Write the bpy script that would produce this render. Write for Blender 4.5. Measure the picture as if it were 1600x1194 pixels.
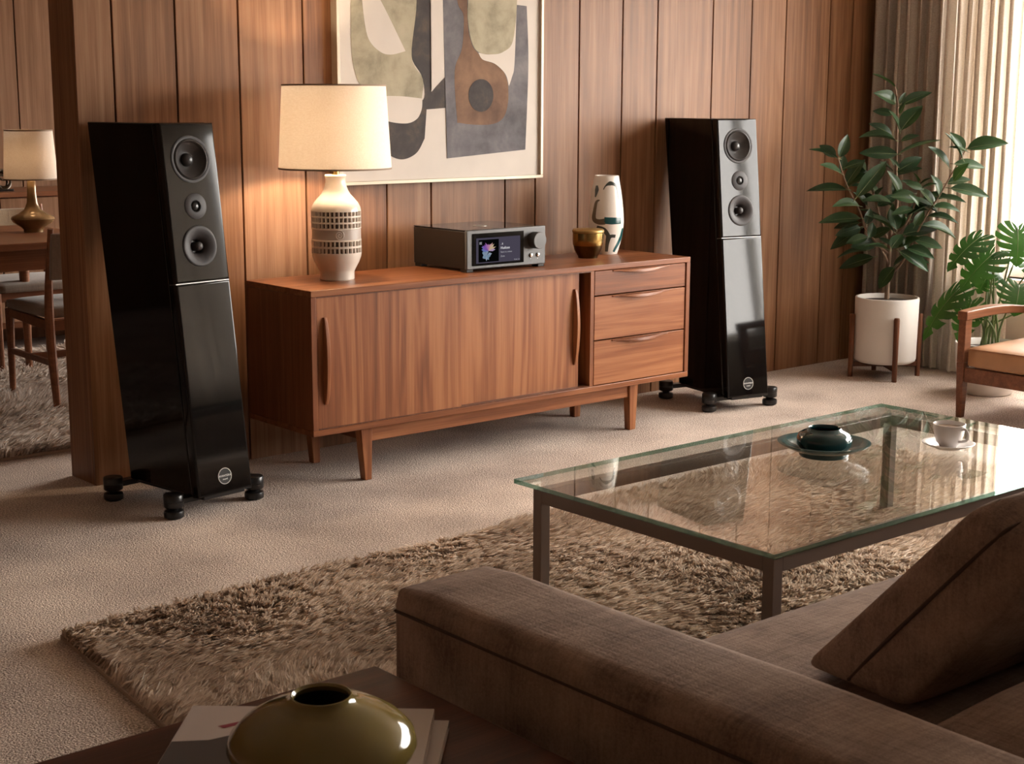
import bpy, bmesh, math, random
import numpy as np
from mathutils import Vector, Matrix

for _o in list(bpy.data.objects):
    bpy.data.objects.remove(_o, do_unlink=True)
scene = bpy.context.scene
COL = scene.collection
PI = math.pi
random.seed(4)

# ------------------------------------------------------------------ camera
CAM = Vector((-2.820, -4.972, 1.357))
YAW, PITCH, ROLL = math.radians(40.332), math.radians(-10.492), math.radians(0.165)
FPX = 2366.09
cd = bpy.data.cameras.new('camera')
cam = bpy.data.objects.new('camera', cd)
COL.objects.link(cam)
_f = Vector((math.sin(YAW)*math.cos(PITCH), math.cos(YAW)*math.cos(PITCH), math.sin(PITCH)))
_r = Vector((math.cos(YAW), -math.sin(YAW), 0))
_u = _r.cross(_f)
_r2 = math.cos(ROLL)*_r + math.sin(ROLL)*_u
_u2 = -math.sin(ROLL)*_r + math.cos(ROLL)*_u
cam.matrix_world = Matrix(((_r2.x, _u2.x, -_f.x, CAM.x), (_r2.y, _u2.y, -_f.y, CAM.y),
                           (_r2.z, _u2.z, -_f.z, CAM.z), (0, 0, 0, 1)))
cd.sensor_fit = 'HORIZONTAL'
cd.sensor_width = 36.0
cd.lens = FPX/1600*36.0
cd.clip_start = 0.05
cd.dof.use_dof = True
cd.dof.focus_distance = 5.6
cd.dof.aperture_fstop = 20.0
scene.camera = cam

# ------------------------------------------------------------------ world, daylight, exposure
world = bpy.data.worlds.new('overcast_sky')
scene.world = world
world.use_nodes = True
_bg = world.node_tree.nodes['Background']
_bg.inputs['Color'].default_value = (1.0, 0.94, 0.885, 1)
_bg.inputs['Strength'].default_value = 24.0

# windows on the right-hand wall (y0, y1, z0, z1)
XR = 3.92
WIN = [(-5.30, -0.55, 0.50, 2.32), (0.75, 2.95, 0.50, 2.32)]
for i, (a, b, c, d) in enumerate(WIN):
    ld = bpy.data.lights.new('daylight_portal', 'AREA')
    ld.shape = 'RECTANGLE'
    ld.size = (d-c)
    ld.size_y = (b-a)
    ld.cycles.is_portal = True
    lo = bpy.data.objects.new('daylight_portal', ld)
    COL.objects.link(lo)
    lo.location = (XR+0.16, (a+b)/2, (c+d)/2)
    lo.rotation_euler = (0, PI/2, 0)     # faces -x, into the room

LAMP_STRENGTH = 460.0
scene.view_settings.view_transform = 'Standard'
scene.view_settings.look = 'None'
scene.view_settings.gamma = 1.0
scene.view_settings.use_curve_mapping = False
scene.view_settings.exposure = 0.0


# ------------------------------------------------------------------ helpers
def tag(o, label=None, cat=None, group=None, kind=None):
    if label: o['label'] = label
    if cat: o['category'] = cat
    if group: o['group'] = group
    if kind: o['kind'] = kind
    return o


def empty(name, loc=(0, 0, 0), label=None, cat=None, group=None):
    o = bpy.data.objects.new(name, None)
    o.empty_display_size = 0.05
    COL.objects.link(o)
    o.location = loc
    return tag(o, label, cat, group)


def chain_loc(o):
    v = Vector((0, 0, 0))
    while o is not None:
        v += o.location
        o = o.parent
    return v


def copy_tree(o, parent=None):
    c = o.copy()
    COL.objects.link(c)
    c.parent = parent
    for ch in list(o.children):
        copy_tree(ch, c)
    return c


class MB:
    def __init__(self):
        self.v = []; self.f = []; self.m = []; self.cur = 0

    def add(self, vs, fs):
        n = len(self.v)
        self.v += [tuple(p) for p in vs]
        for q in fs:
            self.f.append(tuple(i+n for i in q)); self.m.append(self.cur)
        return self

    def box(self, x0, x1, y0, y1, z0, z1):
        return self.hexa([(x0, y0), (x1, y0), (x1, y1), (x0, y1)], z0, [(x0, y0), (x1, y0), (x1, y1), (x0, y1)], z1)

    def hexa(self, lo, z0, hi, z1):
        vs = [(x, y, z0) for x, y in lo] + [(x, y, z1) for x, y in hi]
        return self.add(vs, [(3, 2, 1, 0), (4, 5, 6, 7), (0, 1, 5, 4), (1, 2, 6, 5), (2, 3, 7, 6), (3, 0, 4, 7)])

    def hexv(self, vs):
        return self.add(vs, [(3, 2, 1, 0), (4, 5, 6, 7), (0, 1, 5, 4), (1, 2, 6, 5), (2, 3, 7, 6), (3, 0, 4, 7)])

    def lathe(self, prof, n=32, c=(0, 0, 0), closed=False, caps=True):
        vs = []; fs = []
        k = len(prof)
        for r, z in prof:
            for j in range(n):
                a = 2*PI*j/n
                vs.append((c[0]+r*math.cos(a), c[1]+r*math.sin(a), c[2]+z))
        for i in range(k-1 if not closed else k):
            i2 = (i+1) % k
            for j in range(n):
                j2 = (j+1) % n
                fs.append((i*n+j, i*n+j2, i2*n+j2, i2*n+j))
        if not closed and caps:
            if prof[0][0] > 1e-6: fs.append(tuple(reversed(range(n))))
            if prof[-1][0] > 1e-6: fs.append(tuple((k-1)*n+j for j in range(n)))
        return self.add(vs, fs)

    def tube(self, pts, rad, n=8, sq=1.0, caps=True):
        pts = [Vector(p) for p in pts]
        if not hasattr(rad, '__len__'): rad = [rad]*len(pts)
        vs = []; fs = []
        up = Vector((0, 0, 1))
        prev = None
        for i, p in enumerate(pts):
            t = (pts[min(i+1, len(pts)-1)]-pts[max(i-1, 0)]).normalized()
            if prev is None:
                a = t.cross(up)
                if a.length < 1e-3: a = t.cross(Vector((0, 1, 0)))
                a.normalize()
            else:
                a = (prev - t*prev.dot(t)).normalized()
            prev = a
            b = t.cross(a)
            for j in range(n):
                th = 2*PI*j/n
                vs.append(p + a*math.cos(th)*rad[i] + b*math.sin(th)*rad[i]*sq)
        for i in range(len(pts)-1):
            for j in range(n):
                j2 = (j+1) % n
                fs.append((i*n+j, i*n+j2, (i+1)*n+j2, (i+1)*n+j))
        if caps:
            fs.append(tuple(reversed(range(n))))
            fs.append(tuple((len(pts)-1)*n+j for j in range(n)))
        return self.add(vs, fs)

    def build(self, name, mats, parent=None, bevel=0, seg=2, smooth=35, world_coords=True, subsurf=0):
        me = bpy.data.meshes.new(name)
        off = chain_loc(parent) if (parent is not None and world_coords) else Vector((0, 0, 0))
        me.from_pydata([(p[0]-off.x, p[1]-off.y, p[2]-off.z) for p in self.v], [], self.f)
        if not isinstance(mats, (list, tuple)): mats = [mats]
        for m in mats: me.materials.append(m)
        me.polygons.foreach_set('material_index', self.m)
        bm = bmesh.new(); bm.from_mesh(me)
        bmesh.ops.recalc_face_normals(bm, faces=bm.faces)
        bm.to_mesh(me); bm.free()
        if smooth:
            me.shade_smooth()
            me.set_sharp_from_angle(angle=math.radians(smooth))
        me.update()
        o = bpy.data.objects.new(name, me)
        COL.objects.link(o)
        o.parent = parent
        if bevel:
            b = o.modifiers.new('bevel', 'BEVEL')
            b.width = bevel; b.segments = seg; b.limit_method = 'ANGLE'; b.angle_limit = math.radians(40)
            b.harden_normals = False
        if subsurf:
            s = o.modifiers.new('sub', 'SUBSURF'); s.levels = subsurf; s.render_levels = subsurf
        return o


def bez(pts, n=8):
    """Catmull-Rom through pts."""
    P = [Vector(p) for p in pts]
    out = []
    for i in range(len(P)-1):
        p0 = P[max(i-1, 0)]; p1 = P[i]; p2 = P[i+1]; p3 = P[min(i+2, len(P)-1)]
        for k in range(n):
            t = k/n
            out.append(0.5*((2*p1) + (p2-p0)*t + (2*p0-5*p1+4*p2-p3)*t*t + (3*p1-p0-3*p2+p3)*t**3))
    out.append(P[-1])
    return out


def closed_cr(pts, n=6, corner=()):
    """closed smooth outline (2D); indices in corner stay sharp."""
    P = [Vector((p[0], p[1], 0)) for p in pts]
    N = len(P); out = []
    for i in range(N):
        p1 = P[i]; p2 = P[(i+1) % N]
        p0 = P[i-1] if i not in corner else p1
        p3 = P[(i+2) % N] if (i+1) % N not in corner else p2
        for k in range(n):
            t = k/n
            out.append(0.5*((2*p1) + (p2-p0)*t + (2*p0-5*p1+4*p2-p3)*t*t + (3*p1-p0-3*p2+p3)*t**3))
    return [(q.x, q.y) for q in out]


def mesh_from_curve(c):
    o = bpy.data.objects.new('tmp', c)
    COL.objects.link(o)
    dg = bpy.context.evaluated_depsgraph_get()
    me = bpy.data.meshes.new_from_object(o.evaluated_get(dg))
    bpy.data.objects.remove(o, do_unlink=True)
    return me


def text_obj(name, s, size, mat, parent, mw, extrude=0.0004, align='CENTER'):
    c = bpy.data.curves.new(name, 'FONT')
    c.body = s; c.size = size; c.align_x = align; c.align_y = 'CENTER'; c.extrude = extrude
    me = mesh_from_curve(c)
    me.materials.clear(); me.materials.append(mat)
    o = bpy.data.objects.new(name, me)
    COL.objects.link(o)
    o.parent = parent
    o.matrix_local = mw
    return o


# ------------------------------------------------------------------ materials
def newmat(name):
    m = bpy.data.materials.new(name)
    m.use_nodes = True
    nt = m.node_tree
    return m, nt, nt.nodes['Principled BSDF']


def N(nt, t, **kw):
    n = nt.nodes.new(t)
    for k, v in kw.items(): setattr(n, k, v)
    return n


def ramp(nt, stops):
    r = N(nt, 'ShaderNodeValToRGB')
    cr = r.color_ramp
    while len(cr.elements) < len(stops): cr.elements.new(0.5)
    for e, (p, c) in zip(cr.elements, stops):
        e.position = p; e.color = (c[0], c[1], c[2], 1)
    return r


def plain(name, col, rough=0.5, metal=0.0, coat=0.0, bump=0, bscale=200, var=0.0, spec=0.5):
    m, nt, b = newmat(name)
    b.inputs['Base Color'].default_value = (*col, 1)
    b.inputs['Roughness'].default_value = rough
    b.inputs['Metallic'].default_value = metal
    b.inputs['Coat Weight'].default_value = coat
    b.inputs['Specular IOR Level'].default_value = spec
    tc = N(nt, 'ShaderNodeTexCoord')
    if var:
        no = N(nt, 'ShaderNodeTexNoise'); no.inputs['Scale'].default_value = 9; no.inputs['Detail'].default_value = 5
        nt.links.new(tc.outputs['Object'], no.inputs['Vector'])
        rr = ramp(nt, [(0.3, [c*(1-var) for c in col]), (0.7, [min(1, c*(1+var)) for c in col])])
        nt.links.new(no.outputs['Fac'], rr.inputs['Fac'])
        nt.links.new(rr.outputs['Color'], b.inputs['Base Color'])
    if bump:
        n2 = N(nt, 'ShaderNodeTexNoise'); n2.inputs['Scale'].default_value = bscale; n2.inputs['Detail'].default_value = 3
        nt.links.new(tc.outputs['Object'], n2.inputs['Vector'])
        bp = N(nt, 'ShaderNodeBump'); bp.inputs['Strength'].default_value = bump; bp.inputs['Distance'].default_value = 0.002
        nt.links.new(n2.outputs['Fac'], bp.inputs['Height'])
        nt.links.new(bp.outputs['Normal'], b.inputs['Normal'])
    return m


def wood(name, dark, mid, light, axis='z', rough=0.42, figure=0.5, scale=1.0, randomize=True, coat=0.0, spec=0.28):
    """Straight grain along one axis with ring figure and fine pores."""
    m, nt, b = newmat(name)
    L = nt.links.new
    tc = N(nt, 'ShaderNodeTexCoord')
    vec = tc.outputs['Object']
    if randomize:
        oi = N(nt, 'ShaderNodeObjectInfo')
        mu = N(nt, 'ShaderNodeVectorMath', operation='SCALE'); mu.inputs[0].default_value = (37.0, 17.3, 53.1)
        L(oi.outputs['Random'], mu.inputs['Scale'])
        ad = N(nt, 'ShaderNodeVectorMath', operation='ADD')
        L(vec, ad.inputs[0]); L(mu.outputs['Vector'], ad.inputs[1])
        vec = ad.outputs['Vector']

    def mp(across, along):
        k = N(nt, 'ShaderNodeMapping')
        s = [across*scale]*3
        s['xyz'.index(axis)] = along*scale
        k.inputs['Scale'].default_value = s
        L(vec, k.inputs['Vector'])
        return k.outputs['Vector']

    def noise(v, sc, det, dist=0.0, rough_=0.55):
        n = N(nt, 'ShaderNodeTexNoise')
        n.inputs['Scale'].default_value = sc; n.inputs['Detail'].default_value = det
        n.inputs['Distortion'].default_value = dist; n.inputs['Roughness'].default_value = rough_
        L(v, n.inputs['Vector'])
        return n.outputs['Fac']
    broad = noise(mp(5.0, 0.35), 1.0, 3)
    grain = noise(mp(38.0, 0.9), 1.0, 6, 0.4, 0.65)
    pores = noise(mp(190.0, 4.0), 1.0, 3)
    fig = noise(mp(7.0, 0.55), 1.0, 2, 0.7)
    si = N(nt, 'ShaderNodeMath', operation='MULTIPLY'); si.inputs[1].default_value = 34.0
    L(fig, si.inputs[0])
    s2 = N(nt, 'ShaderNodeMath', operation='SINE'); L(si.outputs[0], s2.inputs[0])
    s3 = N(nt, 'ShaderNodeMath', operation='MULTIPLY_ADD'); s3.inputs[1].default_value = 0.5; s3.inputs[2].default_value = 0.5
    L(s2.outputs[0], s3.inputs[0])
    # weighted sum
    def madd(a, w, c):
        n = N(nt, 'ShaderNodeMath', operation='MULTIPLY_ADD'); n.inputs[1].default_value = w
        L(a, n.inputs[0])
        if isinstance(c, (int, float)): n.inputs[2].default_value = c
        else: L(c, n.inputs[2])
        return n.outputs[0]
    tot = madd(broad, 0.42, -0.18)
    tot = madd(grain, 0.70, tot)
    tot = madd(s3.outputs[0], 0.16*figure, tot)
    tot = madd(pores, 0.26, tot)
    if randomize:
        tot = madd(oi.outputs['Random'], 0.10, tot)
    rr = ramp(nt, [(0.30, dark), (0.56, mid), (0.82, light)])
    L(tot, rr.inputs['Fac'])
    L(rr.outputs['Color'], b.inputs['Base Color'])
    b.inputs['Roughness'].default_value = rough
    b.inputs['Coat Weight'].default_value = coat
    b.inputs['Specular IOR Level'].default_value = spec
    b.inputs['Coat Roughness'].default_value = 0.2
    bp = N(nt, 'ShaderNodeBump'); bp.inputs['Strength'].default_value = 0.25; bp.inputs['Distance'].default_value = 0.001
    L(pores, bp.inputs['Height']); L(bp.outputs['Normal'], b.inputs['Normal'])
    return m


def fabric(name, c1, c2, rough=0.95, weave=420.0, bump=0.5, blotch=3.0, sheen=0.3):
    m, nt, b = newmat(name)
    L = nt.links.new
    tc = N(nt, 'ShaderNodeTexCoord')

    def noise(scale, stretch, det):
        mp = N(nt, 'ShaderNodeMapping'); mp.inputs['Scale'].default_value = stretch
        n = N(nt, 'ShaderNodeTexNoise'); n.inputs['Scale'].default_value = scale; n.inputs['Detail'].default_value = det
        L(tc.outputs['Object'], mp.inputs['Vector']); L(mp.outputs['Vector'], n.inputs['Vector'])
        return n.outputs['Fac']

    def madd(a, w, c):
        n = N(nt, 'ShaderNodeMath', operation='MULTIPLY_ADD'); n.inputs[1].default_value = w
        L(a, n.inputs[0])
        if isinstance(c, (int, float)): n.inputs[2].default_value = c
        else: L(c, n.inputs[2])
        return n.outputs[0]
    fine = noise(weave, (1, 1, 1), 2)
    warp = noise(weave*0.5, (1, 0.10, 0.10), 3)      # threads one way
    weft = noise(weave*0.5, (0.10, 1, 1), 3)         # and across
    weft2 = noise(weave*0.5, (0.10, 1, 0.10), 3)
    blot = noise(blotch, (1, 1, 1), 6)
    t = madd(blot, 0.36, 0.0)
    t = madd(fine, 0.16, t); t = madd(warp, 0.18, t); t = madd(weft, 0.15, t); t = madd(weft2, 0.15, t)
    rr = ramp(nt, [(0.38, c1), (0.62, c2)]); L(t, rr.inputs['Fac'])
    L(rr.outputs['Color'], b.inputs['Base Color'])
    b.inputs['Roughness'].default_value = rough
    b.inputs['Sheen Weight'].default_value = sheen
    b.inputs['Specular IOR Level'].default_value = 0.15
    h = madd(warp, 1.0, fine); h = madd(weft, 1.0, h)
    bp = N(nt, 'ShaderNodeBump'); bp.inputs['Strength'].default_value = bump; bp.inputs['Distance'].default_value = 0.0015
    L(h, bp.inputs['Height']); L(bp.outputs['Normal'], b.inputs['Normal'])
    return m


def clear_glass(name, tint, ior=1.5):
    m = bpy.data.materials.new(name); m.use_nodes = True
    nt = m.node_tree; nt.nodes.clear()
    out = N(nt, 'ShaderNodeOutputMaterial')
    tr = N(nt, 'ShaderNodeBsdfTransparent'); tr.inputs['Color'].default_value = (*tint, 1)
    gl = N(nt, 'ShaderNodeBsdfGlossy'); gl.inputs['Roughness'].default_value = 0.0
    gl.inputs['Color'].default_value = (1, 1, 1, 1)
    fr = N(nt, 'ShaderNodeFresnel')
    # thin sheet: the same reflectance on entering and on leaving
    ge = N(nt, 'ShaderNodeNewGeometry')
    mi = N(nt, 'ShaderNodeMath', operation='MULTIPLY_ADD')
    mi.inputs[1].default_value = 1.0/ior-ior; mi.inputs[2].default_value = ior
    nt.links.new(ge.outputs['Backfacing'], mi.inputs[0]); nt.links.new(mi.outputs[0], fr.inputs['IOR'])
    mx = N(nt, 'ShaderNodeMixShader')
    nt.links.new(fr.outputs[0], mx.inputs[0]); nt.links.new(tr.outputs[0], mx.inputs[1]); nt.links.new(gl.outputs[0], mx.inputs[2])
    nt.links.new(mx.outputs[0], out.inputs['Surface'])
    return m


def cloth_translucent(name, c1, c2, trans=0.45, weave=500):
    m = bpy.data.materials.new(name); m.use_nodes = True
    nt = m.node_tree; nt.nodes.clear(); L = nt.links.new
    out = N(nt, 'ShaderNodeOutputMaterial')
    tc = N(nt, 'ShaderNodeTexCoord')
    mp = N(nt, 'ShaderNodeMapping'); mp.inputs['Scale'].default_value = (1, 0.15, 1)
    no = N(nt, 'ShaderNodeTexNoise'); no.inputs['Scale'].default_value = weave*0.5; no.inputs['Detail'].default_value = 3
    L(tc.outputs['Object'], mp.inputs['Vector']); L(mp.outputs['Vector'], no.inputs['Vector'])
    rr = ramp(nt, [(0.35, c1), (0.65, c2)]); L(no.outputs['Fac'], rr.inputs['Fac'])
    di = N(nt, 'ShaderNodeBsdfDiffuse'); tl = N(nt, 'ShaderNodeBsdfTranslucent')
    L(rr.outputs['Color'], di.inputs['Color']); L(rr.outputs['Color'], tl.inputs['Color'])
    mx = N(nt, 'ShaderNodeMixShader'); mx.inputs[0].default_value = trans
    L(di.outputs[0], mx.inputs[1]); L(tl.outputs[0], mx.inputs[2]); L(mx.outputs[0], out.inputs['Surface'])
    return m


def emission(name, col, s):
    m = bpy.data.materials.new(name); m.use_nodes = True
    nt = m.node_tree; nt.nodes.clear()
    out = N(nt, 'ShaderNodeOutputMaterial'); e = N(nt, 'ShaderNodeEmission')
    e.inputs['Color'].default_value = (*col, 1); e.inputs['Strength'].default_value = s
    nt.links.new(e.outputs[0], out.inputs['Surface'])
    return m


def carpet_mat():
    m, nt, b = newmat('carpet_loop_pile')
    L = nt.links.new
    tc = N(nt, 'ShaderNodeTexCoord')
    n1 = N(nt, 'ShaderNodeTexNoise'); n1.inputs['Scale'].default_value = 185; n1.inputs['Detail'].default_value = 2; n1.inputs['Roughness'].default_value = 0.7
    n2 = N(nt, 'ShaderNodeTexNoise'); n2.inputs['Scale'].default_value = 2.2; n2.inputs['Detail'].default_value = 5
    vo = N(nt, 'ShaderNodeTexVoronoi'); vo.inputs['Scale'].default_value = 190
    for n in (n1, n2, vo): L(tc.outputs['Object'], n.inputs['Vector'])
    a2 = N(nt, 'ShaderNodeMath', operation='MULTIPLY'); a2.inputs[1].default_value = 0.3; L(n2.outputs['Fac'], a2.inputs[0])
    a = N(nt, 'ShaderNodeMath', operation='MULTIPLY_ADD'); a.inputs[1].default_value = 0.7; L(n1.outputs['Fac'], a.inputs[0]); L(a2.outputs[0], a.inputs[2])
    rr = ramp(nt, [(0.39, (0.18, 0.125, 0.095)), (0.50, (0.50, 0.395, 0.325)), (0.61, (0.78, 0.65, 0.555))])
    L(a.outputs[0], rr.inputs['Fac']); L(rr.outputs['Color'], b.inputs['Base Color'])
    b.inputs['Roughness'].default_value = 0.98; b.inputs['Specular IOR Level'].default_value = 0.1
    b.inputs['Sheen Weight'].default_value = 0.15
    ad = N(nt, 'ShaderNodeMath', operation='SUBTRACT'); L(n1.outputs['Fac'], ad.inputs[0]); L(vo.outputs['Distance'], ad.inputs[1])
    bp = N(nt, 'ShaderNodeBump'); bp.inputs['Strength'].default_value = 0.6; bp.inputs['Distance'].default_value = 0.004
    L(ad.outputs[0], bp.inputs['Height']); L(bp.outputs['Normal'], b.inputs['Normal'])
    return m


def pile_mat(name, dark, mid, light):
    m, nt, b = newmat(name)
    L = nt.links.new
    g = N(nt, 'ShaderNodeNewGeometry')
    tc = N(nt, 'ShaderNodeTexCoord')
    n2 = N(nt, 'ShaderNodeTexNoise'); n2.inputs['Scale'].default_value = 2.6; n2.inputs['Detail'].default_value = 4
    L(tc.outputs['Object'], n2.inputs['Vector'])
    a = N(nt, 'ShaderNodeMath', operation='MULTIPLY_ADD'); a.inputs[1].default_value = 0.55
    L(g.outputs['Random Per Island'], a.inputs[0])
    a2 = N(nt, 'ShaderNodeMath', operation='MULTIPLY_ADD'); a2.inputs[1].default_value = 1.1; a2.inputs[2].default_value = -0.25
    L(n2.outputs['Fac'], a2.inputs[0]); L(a2.outputs[0], a.inputs[2])
    rr = ramp(nt, [(0.15, dark), (0.5, mid), (0.85, light)]); L(a.outputs[0], rr.inputs['Fac'])
    L(rr.outputs['Color'], b.inputs['Base Color'])
    b.inputs['Roughness'].default_value = 0.75; b.inputs['Specular IOR Level'].default_value = 0.2
    tl = N(nt, 'ShaderNodeBsdfTranslucent'); L(rr.outputs['Color'], tl.inputs['Color'])   # wool fibres let light through
    mx = N(nt, 'ShaderNodeMixShader'); mx.inputs[0].default_value = 0.42
    L(b.outputs[0], mx.inputs[1]); L(tl.outputs[0], mx.inputs[2]); L(mx.outputs[0], nt.nodes['Material Output'].inputs['Surface'])
    return m


M = {}
M['plank'] = wood('walnut_wall_panel', (0.080, 0.031, 0.013), (0.215, 0.099, 0.046), (0.355, 0.188, 0.100), 'z', rough=0.45, figure=0.35)
M['plank_dining'] = wood('walnut_dining_panel', (0.12, 0.055, 0.028), (0.22, 0.115, 0.062), (0.33, 0.19, 0.115), 'z', rough=0.45, figure=0.25)
M['groove'] = plain('dark_backing_board', (0.02, 0.010, 0.006), 0.8)
M['teak_z'] = wood('teak_vertical', (0.080, 0.024, 0.010), (0.225, 0.078, 0.031), (0.36, 0.148, 0.062), 'z', rough=0.38, figure=1.3, scale=1.0)
M['teak_x'] = wood('teak_lengthwise', (0.095, 0.028, 0.011), (0.230, 0.080, 0.032), (0.36, 0.148, 0.064), 'x', rough=0.34, figure=0.7)
M['teak_side'] = wood('teak_end_panel', (0.10, 0.032, 0.014), (0.19, 0.064, 0.027), (0.29, 0.115, 0.05), 'z', rough=0.36, figure=0.5)
M['teak_dark'] = wood('dark_teak', (0.05, 0.018, 0.010), (0.11, 0.040, 0.020), (0.19, 0.075, 0.036), 'z', rough=0.35, figure=0.4)
M['mahogany_x'] = wood('dark_mahogany_top', (0.032, 0.009, 0.005), (0.075, 0.021, 0.011), (0.13, 0.040, 0.020), 'x', rough=0.40, figure=0.8, spec=0.18)
M['chairwood'] = wood('armchair_walnut', (0.075, 0.026, 0.013), (0.16, 0.062, 0.030), (0.27, 0.115, 0.056), 'x', rough=0.32, figure=0.4)
M['diningwood'] = wood('dining_teak', (0.10, 0.036, 0.018), (0.20, 0.080, 0.038), (0.31, 0.135, 0.065), 'x', rough=0.35, figure=0.4)
M['carpet'] = carpet_mat()
M['pile'] = pile_mat('shag_wool', (0.40, 0.285, 0.21), (0.67, 0.535, 0.425), (0.86, 0.74, 0.62))
M['pile2'] = pile_mat('shag_wool_greige', (0.50, 0.41, 0.345), (0.68, 0.58, 0.50), (0.84, 0.75, 0.67))
M['rugbase'] = plain('rug_backing', (0.40, 0.31, 0.24), 0.95)
M['gloss_black'] = plain('piano_black_lacquer', (0.004, 0.0035, 0.0035), 0.05, spec=0.30)
M['satin_black'] = plain('satin_black_metal', (0.010, 0.009, 0.009), 0.30, spec=0.5)
M['driver'] = plain('driver_grey_plastic', (0.032, 0.027, 0.027), 0.50, bump=0.15, bscale=400, spec=0.3)
M['cone'] = plain('driver_cone_charcoal', (0.028, 0.025, 0.025), 0.36, bump=0.2, bscale=300)
M['rubber'] = plain('rubber_surround', (0.022, 0.020, 0.020), 0.35)
M['silver'] = plain('brushed_silver', (0.62, 0.60, 0.57), 0.28, metal=1.0)
M['white_print'] = plain('white_print', (0.80, 0.79, 0.77), 0.5)
M['amp_grey'] = plain('amplifier_grey_aluminium', (0.085, 0.083, 0.082), 0.42, metal=0.5, bump=0.05, bscale=600)
M['amp_dark'] = plain('amplifier_bronze_case', (0.020, 0.015, 0.012), 0.34, metal=0.2, spec=0.25)
M['amp_glass'] = plain('amplifier_black_glass', (0.005, 0.005, 0.005), 0.05, spec=0.2)
M['chrome'] = plain('chrome', (0.75, 0.74, 0.72), 0.08, metal=1.0)
M['bronze_steel'] = plain('bronze_steel', (0.20, 0.155, 0.13), 0.40, metal=0.45)
M['glass'] = clear_glass('table_glass', (0.955, 0.975, 0.962), 1.52)
M['glass_edge'] = clear_glass('glass_edge_green', (0.26, 0.44, 0.37), 1.52)
M['pane'] = clear_glass('window_pane', (0.98, 0.985, 0.98), 1.35)
M['linen'] = cloth_translucent('linen_curtain', (0.68, 0.61, 0.53), (0.78, 0.71, 0.63), 0.27)
M['taupe'] = cloth_translucent('taupe_drape', (0.36, 0.30, 0.25), (0.45, 0.385, 0.325), 0.05)
M['shade'] = cloth_translucent('lamp_shade_linen', (0.88, 0.82, 0.75), (0.94, 0.89, 0.83), 0.40)
M['shade_trim'] = plain('lamp_shade_trim', (0.30, 0.22, 0.16), 0.8)
M['ceramic'] = plain('cream_ceramic_glaze', (0.66, 0.58, 0.50), 0.16, var=0.06, bump=0.05, bscale=60)
M['ceramic_recess'] = plain('umber_glaze', (0.10, 0.055, 0.028), 0.35)
M['ceramic_band'] = plain('greige_ceramic_band', (0.40, 0.33, 0.285), 0.4, bump=0.1, bscale=120)
M['white_pot'] = plain('white_stoneware', (0.70, 0.655, 0.61), 0.55, bump=0.1, bscale=150)
M['soil'] = plain('dark_soil', (0.035, 0.022, 0.015), 0.95, bump=1.0, bscale=60)
M['porcelain'] = plain('white_porcelain', (0.76, 0.72, 0.70), 0.14)
M['coffee'] = plain('milky_coffee', (0.36, 0.26, 0.19), 0.15)
M['teal'] = plain('teal_glaze', (0.008, 0.052, 0.058), 0.10, var=0.3, coat=0.3)
M['teal_plate'] = plain('teal_grey_glaze', (0.050, 0.095, 0.095), 0.14, var=0.3)
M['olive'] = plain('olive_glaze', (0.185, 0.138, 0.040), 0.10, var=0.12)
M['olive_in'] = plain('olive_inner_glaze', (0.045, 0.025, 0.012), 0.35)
M['brass'] = plain('aged_brass', (0.44, 0.29, 0.10), 0.22, metal=1.0, var=0.15)
M['brass_dark'] = plain('dark_brass', (0.10, 0.06, 0.022), 0.22, metal=1.0)
M['brass_lid'] = plain('brass_lid', (0.38, 0.24, 0.085), 0.42, metal=0.8)
M['sofa'] = fabric('taupe_chenille', (0.165, 0.108, 0.080), (0.41, 0.292, 0.224), weave=300, bump=0.5, blotch=9, sheen=0.0)
M['sofa_seam'] = plain('sofa_seam', (0.075, 0.047, 0.034), 0.95)
M['leather'] = plain('tan_leather', (0.37, 0.190, 0.092), 0.45, var=0.10, bump=0.25, bscale=180)
M['grey_seat'] = fabric('grey_seat_cloth', (0.20, 0.165, 0.135), (0.30, 0.25, 0.21), weave=300)
M['cream_cloth'] = fabric('cream_cloth', (0.46, 0.37, 0.26), (0.56, 0.46, 0.34), weave=300)
M['plaster'] = plain('cream_plaster', (0.52, 0.45, 0.37), 0.9, var=0.04, bump=0.2, bscale=90)
M['ceilingm'] = plain('ceiling_plaster', (0.62, 0.57, 0.51), 0.95)
M['wall_paint'] = plain('umber_wall_paint', (0.26, 0.205, 0.165), 0.9, bump=0.1, bscale=120)
M['frame_white'] = plain('painted_window_frame', (0.72, 0.69, 0.64), 0.4)
M['picture_frame'] = plain('champagne_frame', (0.50, 0.42, 0.32), 0.4, metal=0.25, bump=0.05, bscale=200)
M['paper'] = plain('off_white_paper', (0.65, 0.59, 0.53), 0.9, var=0.03, bump=0.1, bscale=260)
M['bark'] = plain('stem_bark', (0.20, 0.125, 0.080), 0.8, var=0.2, bump=0.4, bscale=80)
M['petiole'] = plain('green_petiole', (0.11, 0.155, 0.045), 0.5)


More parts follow.
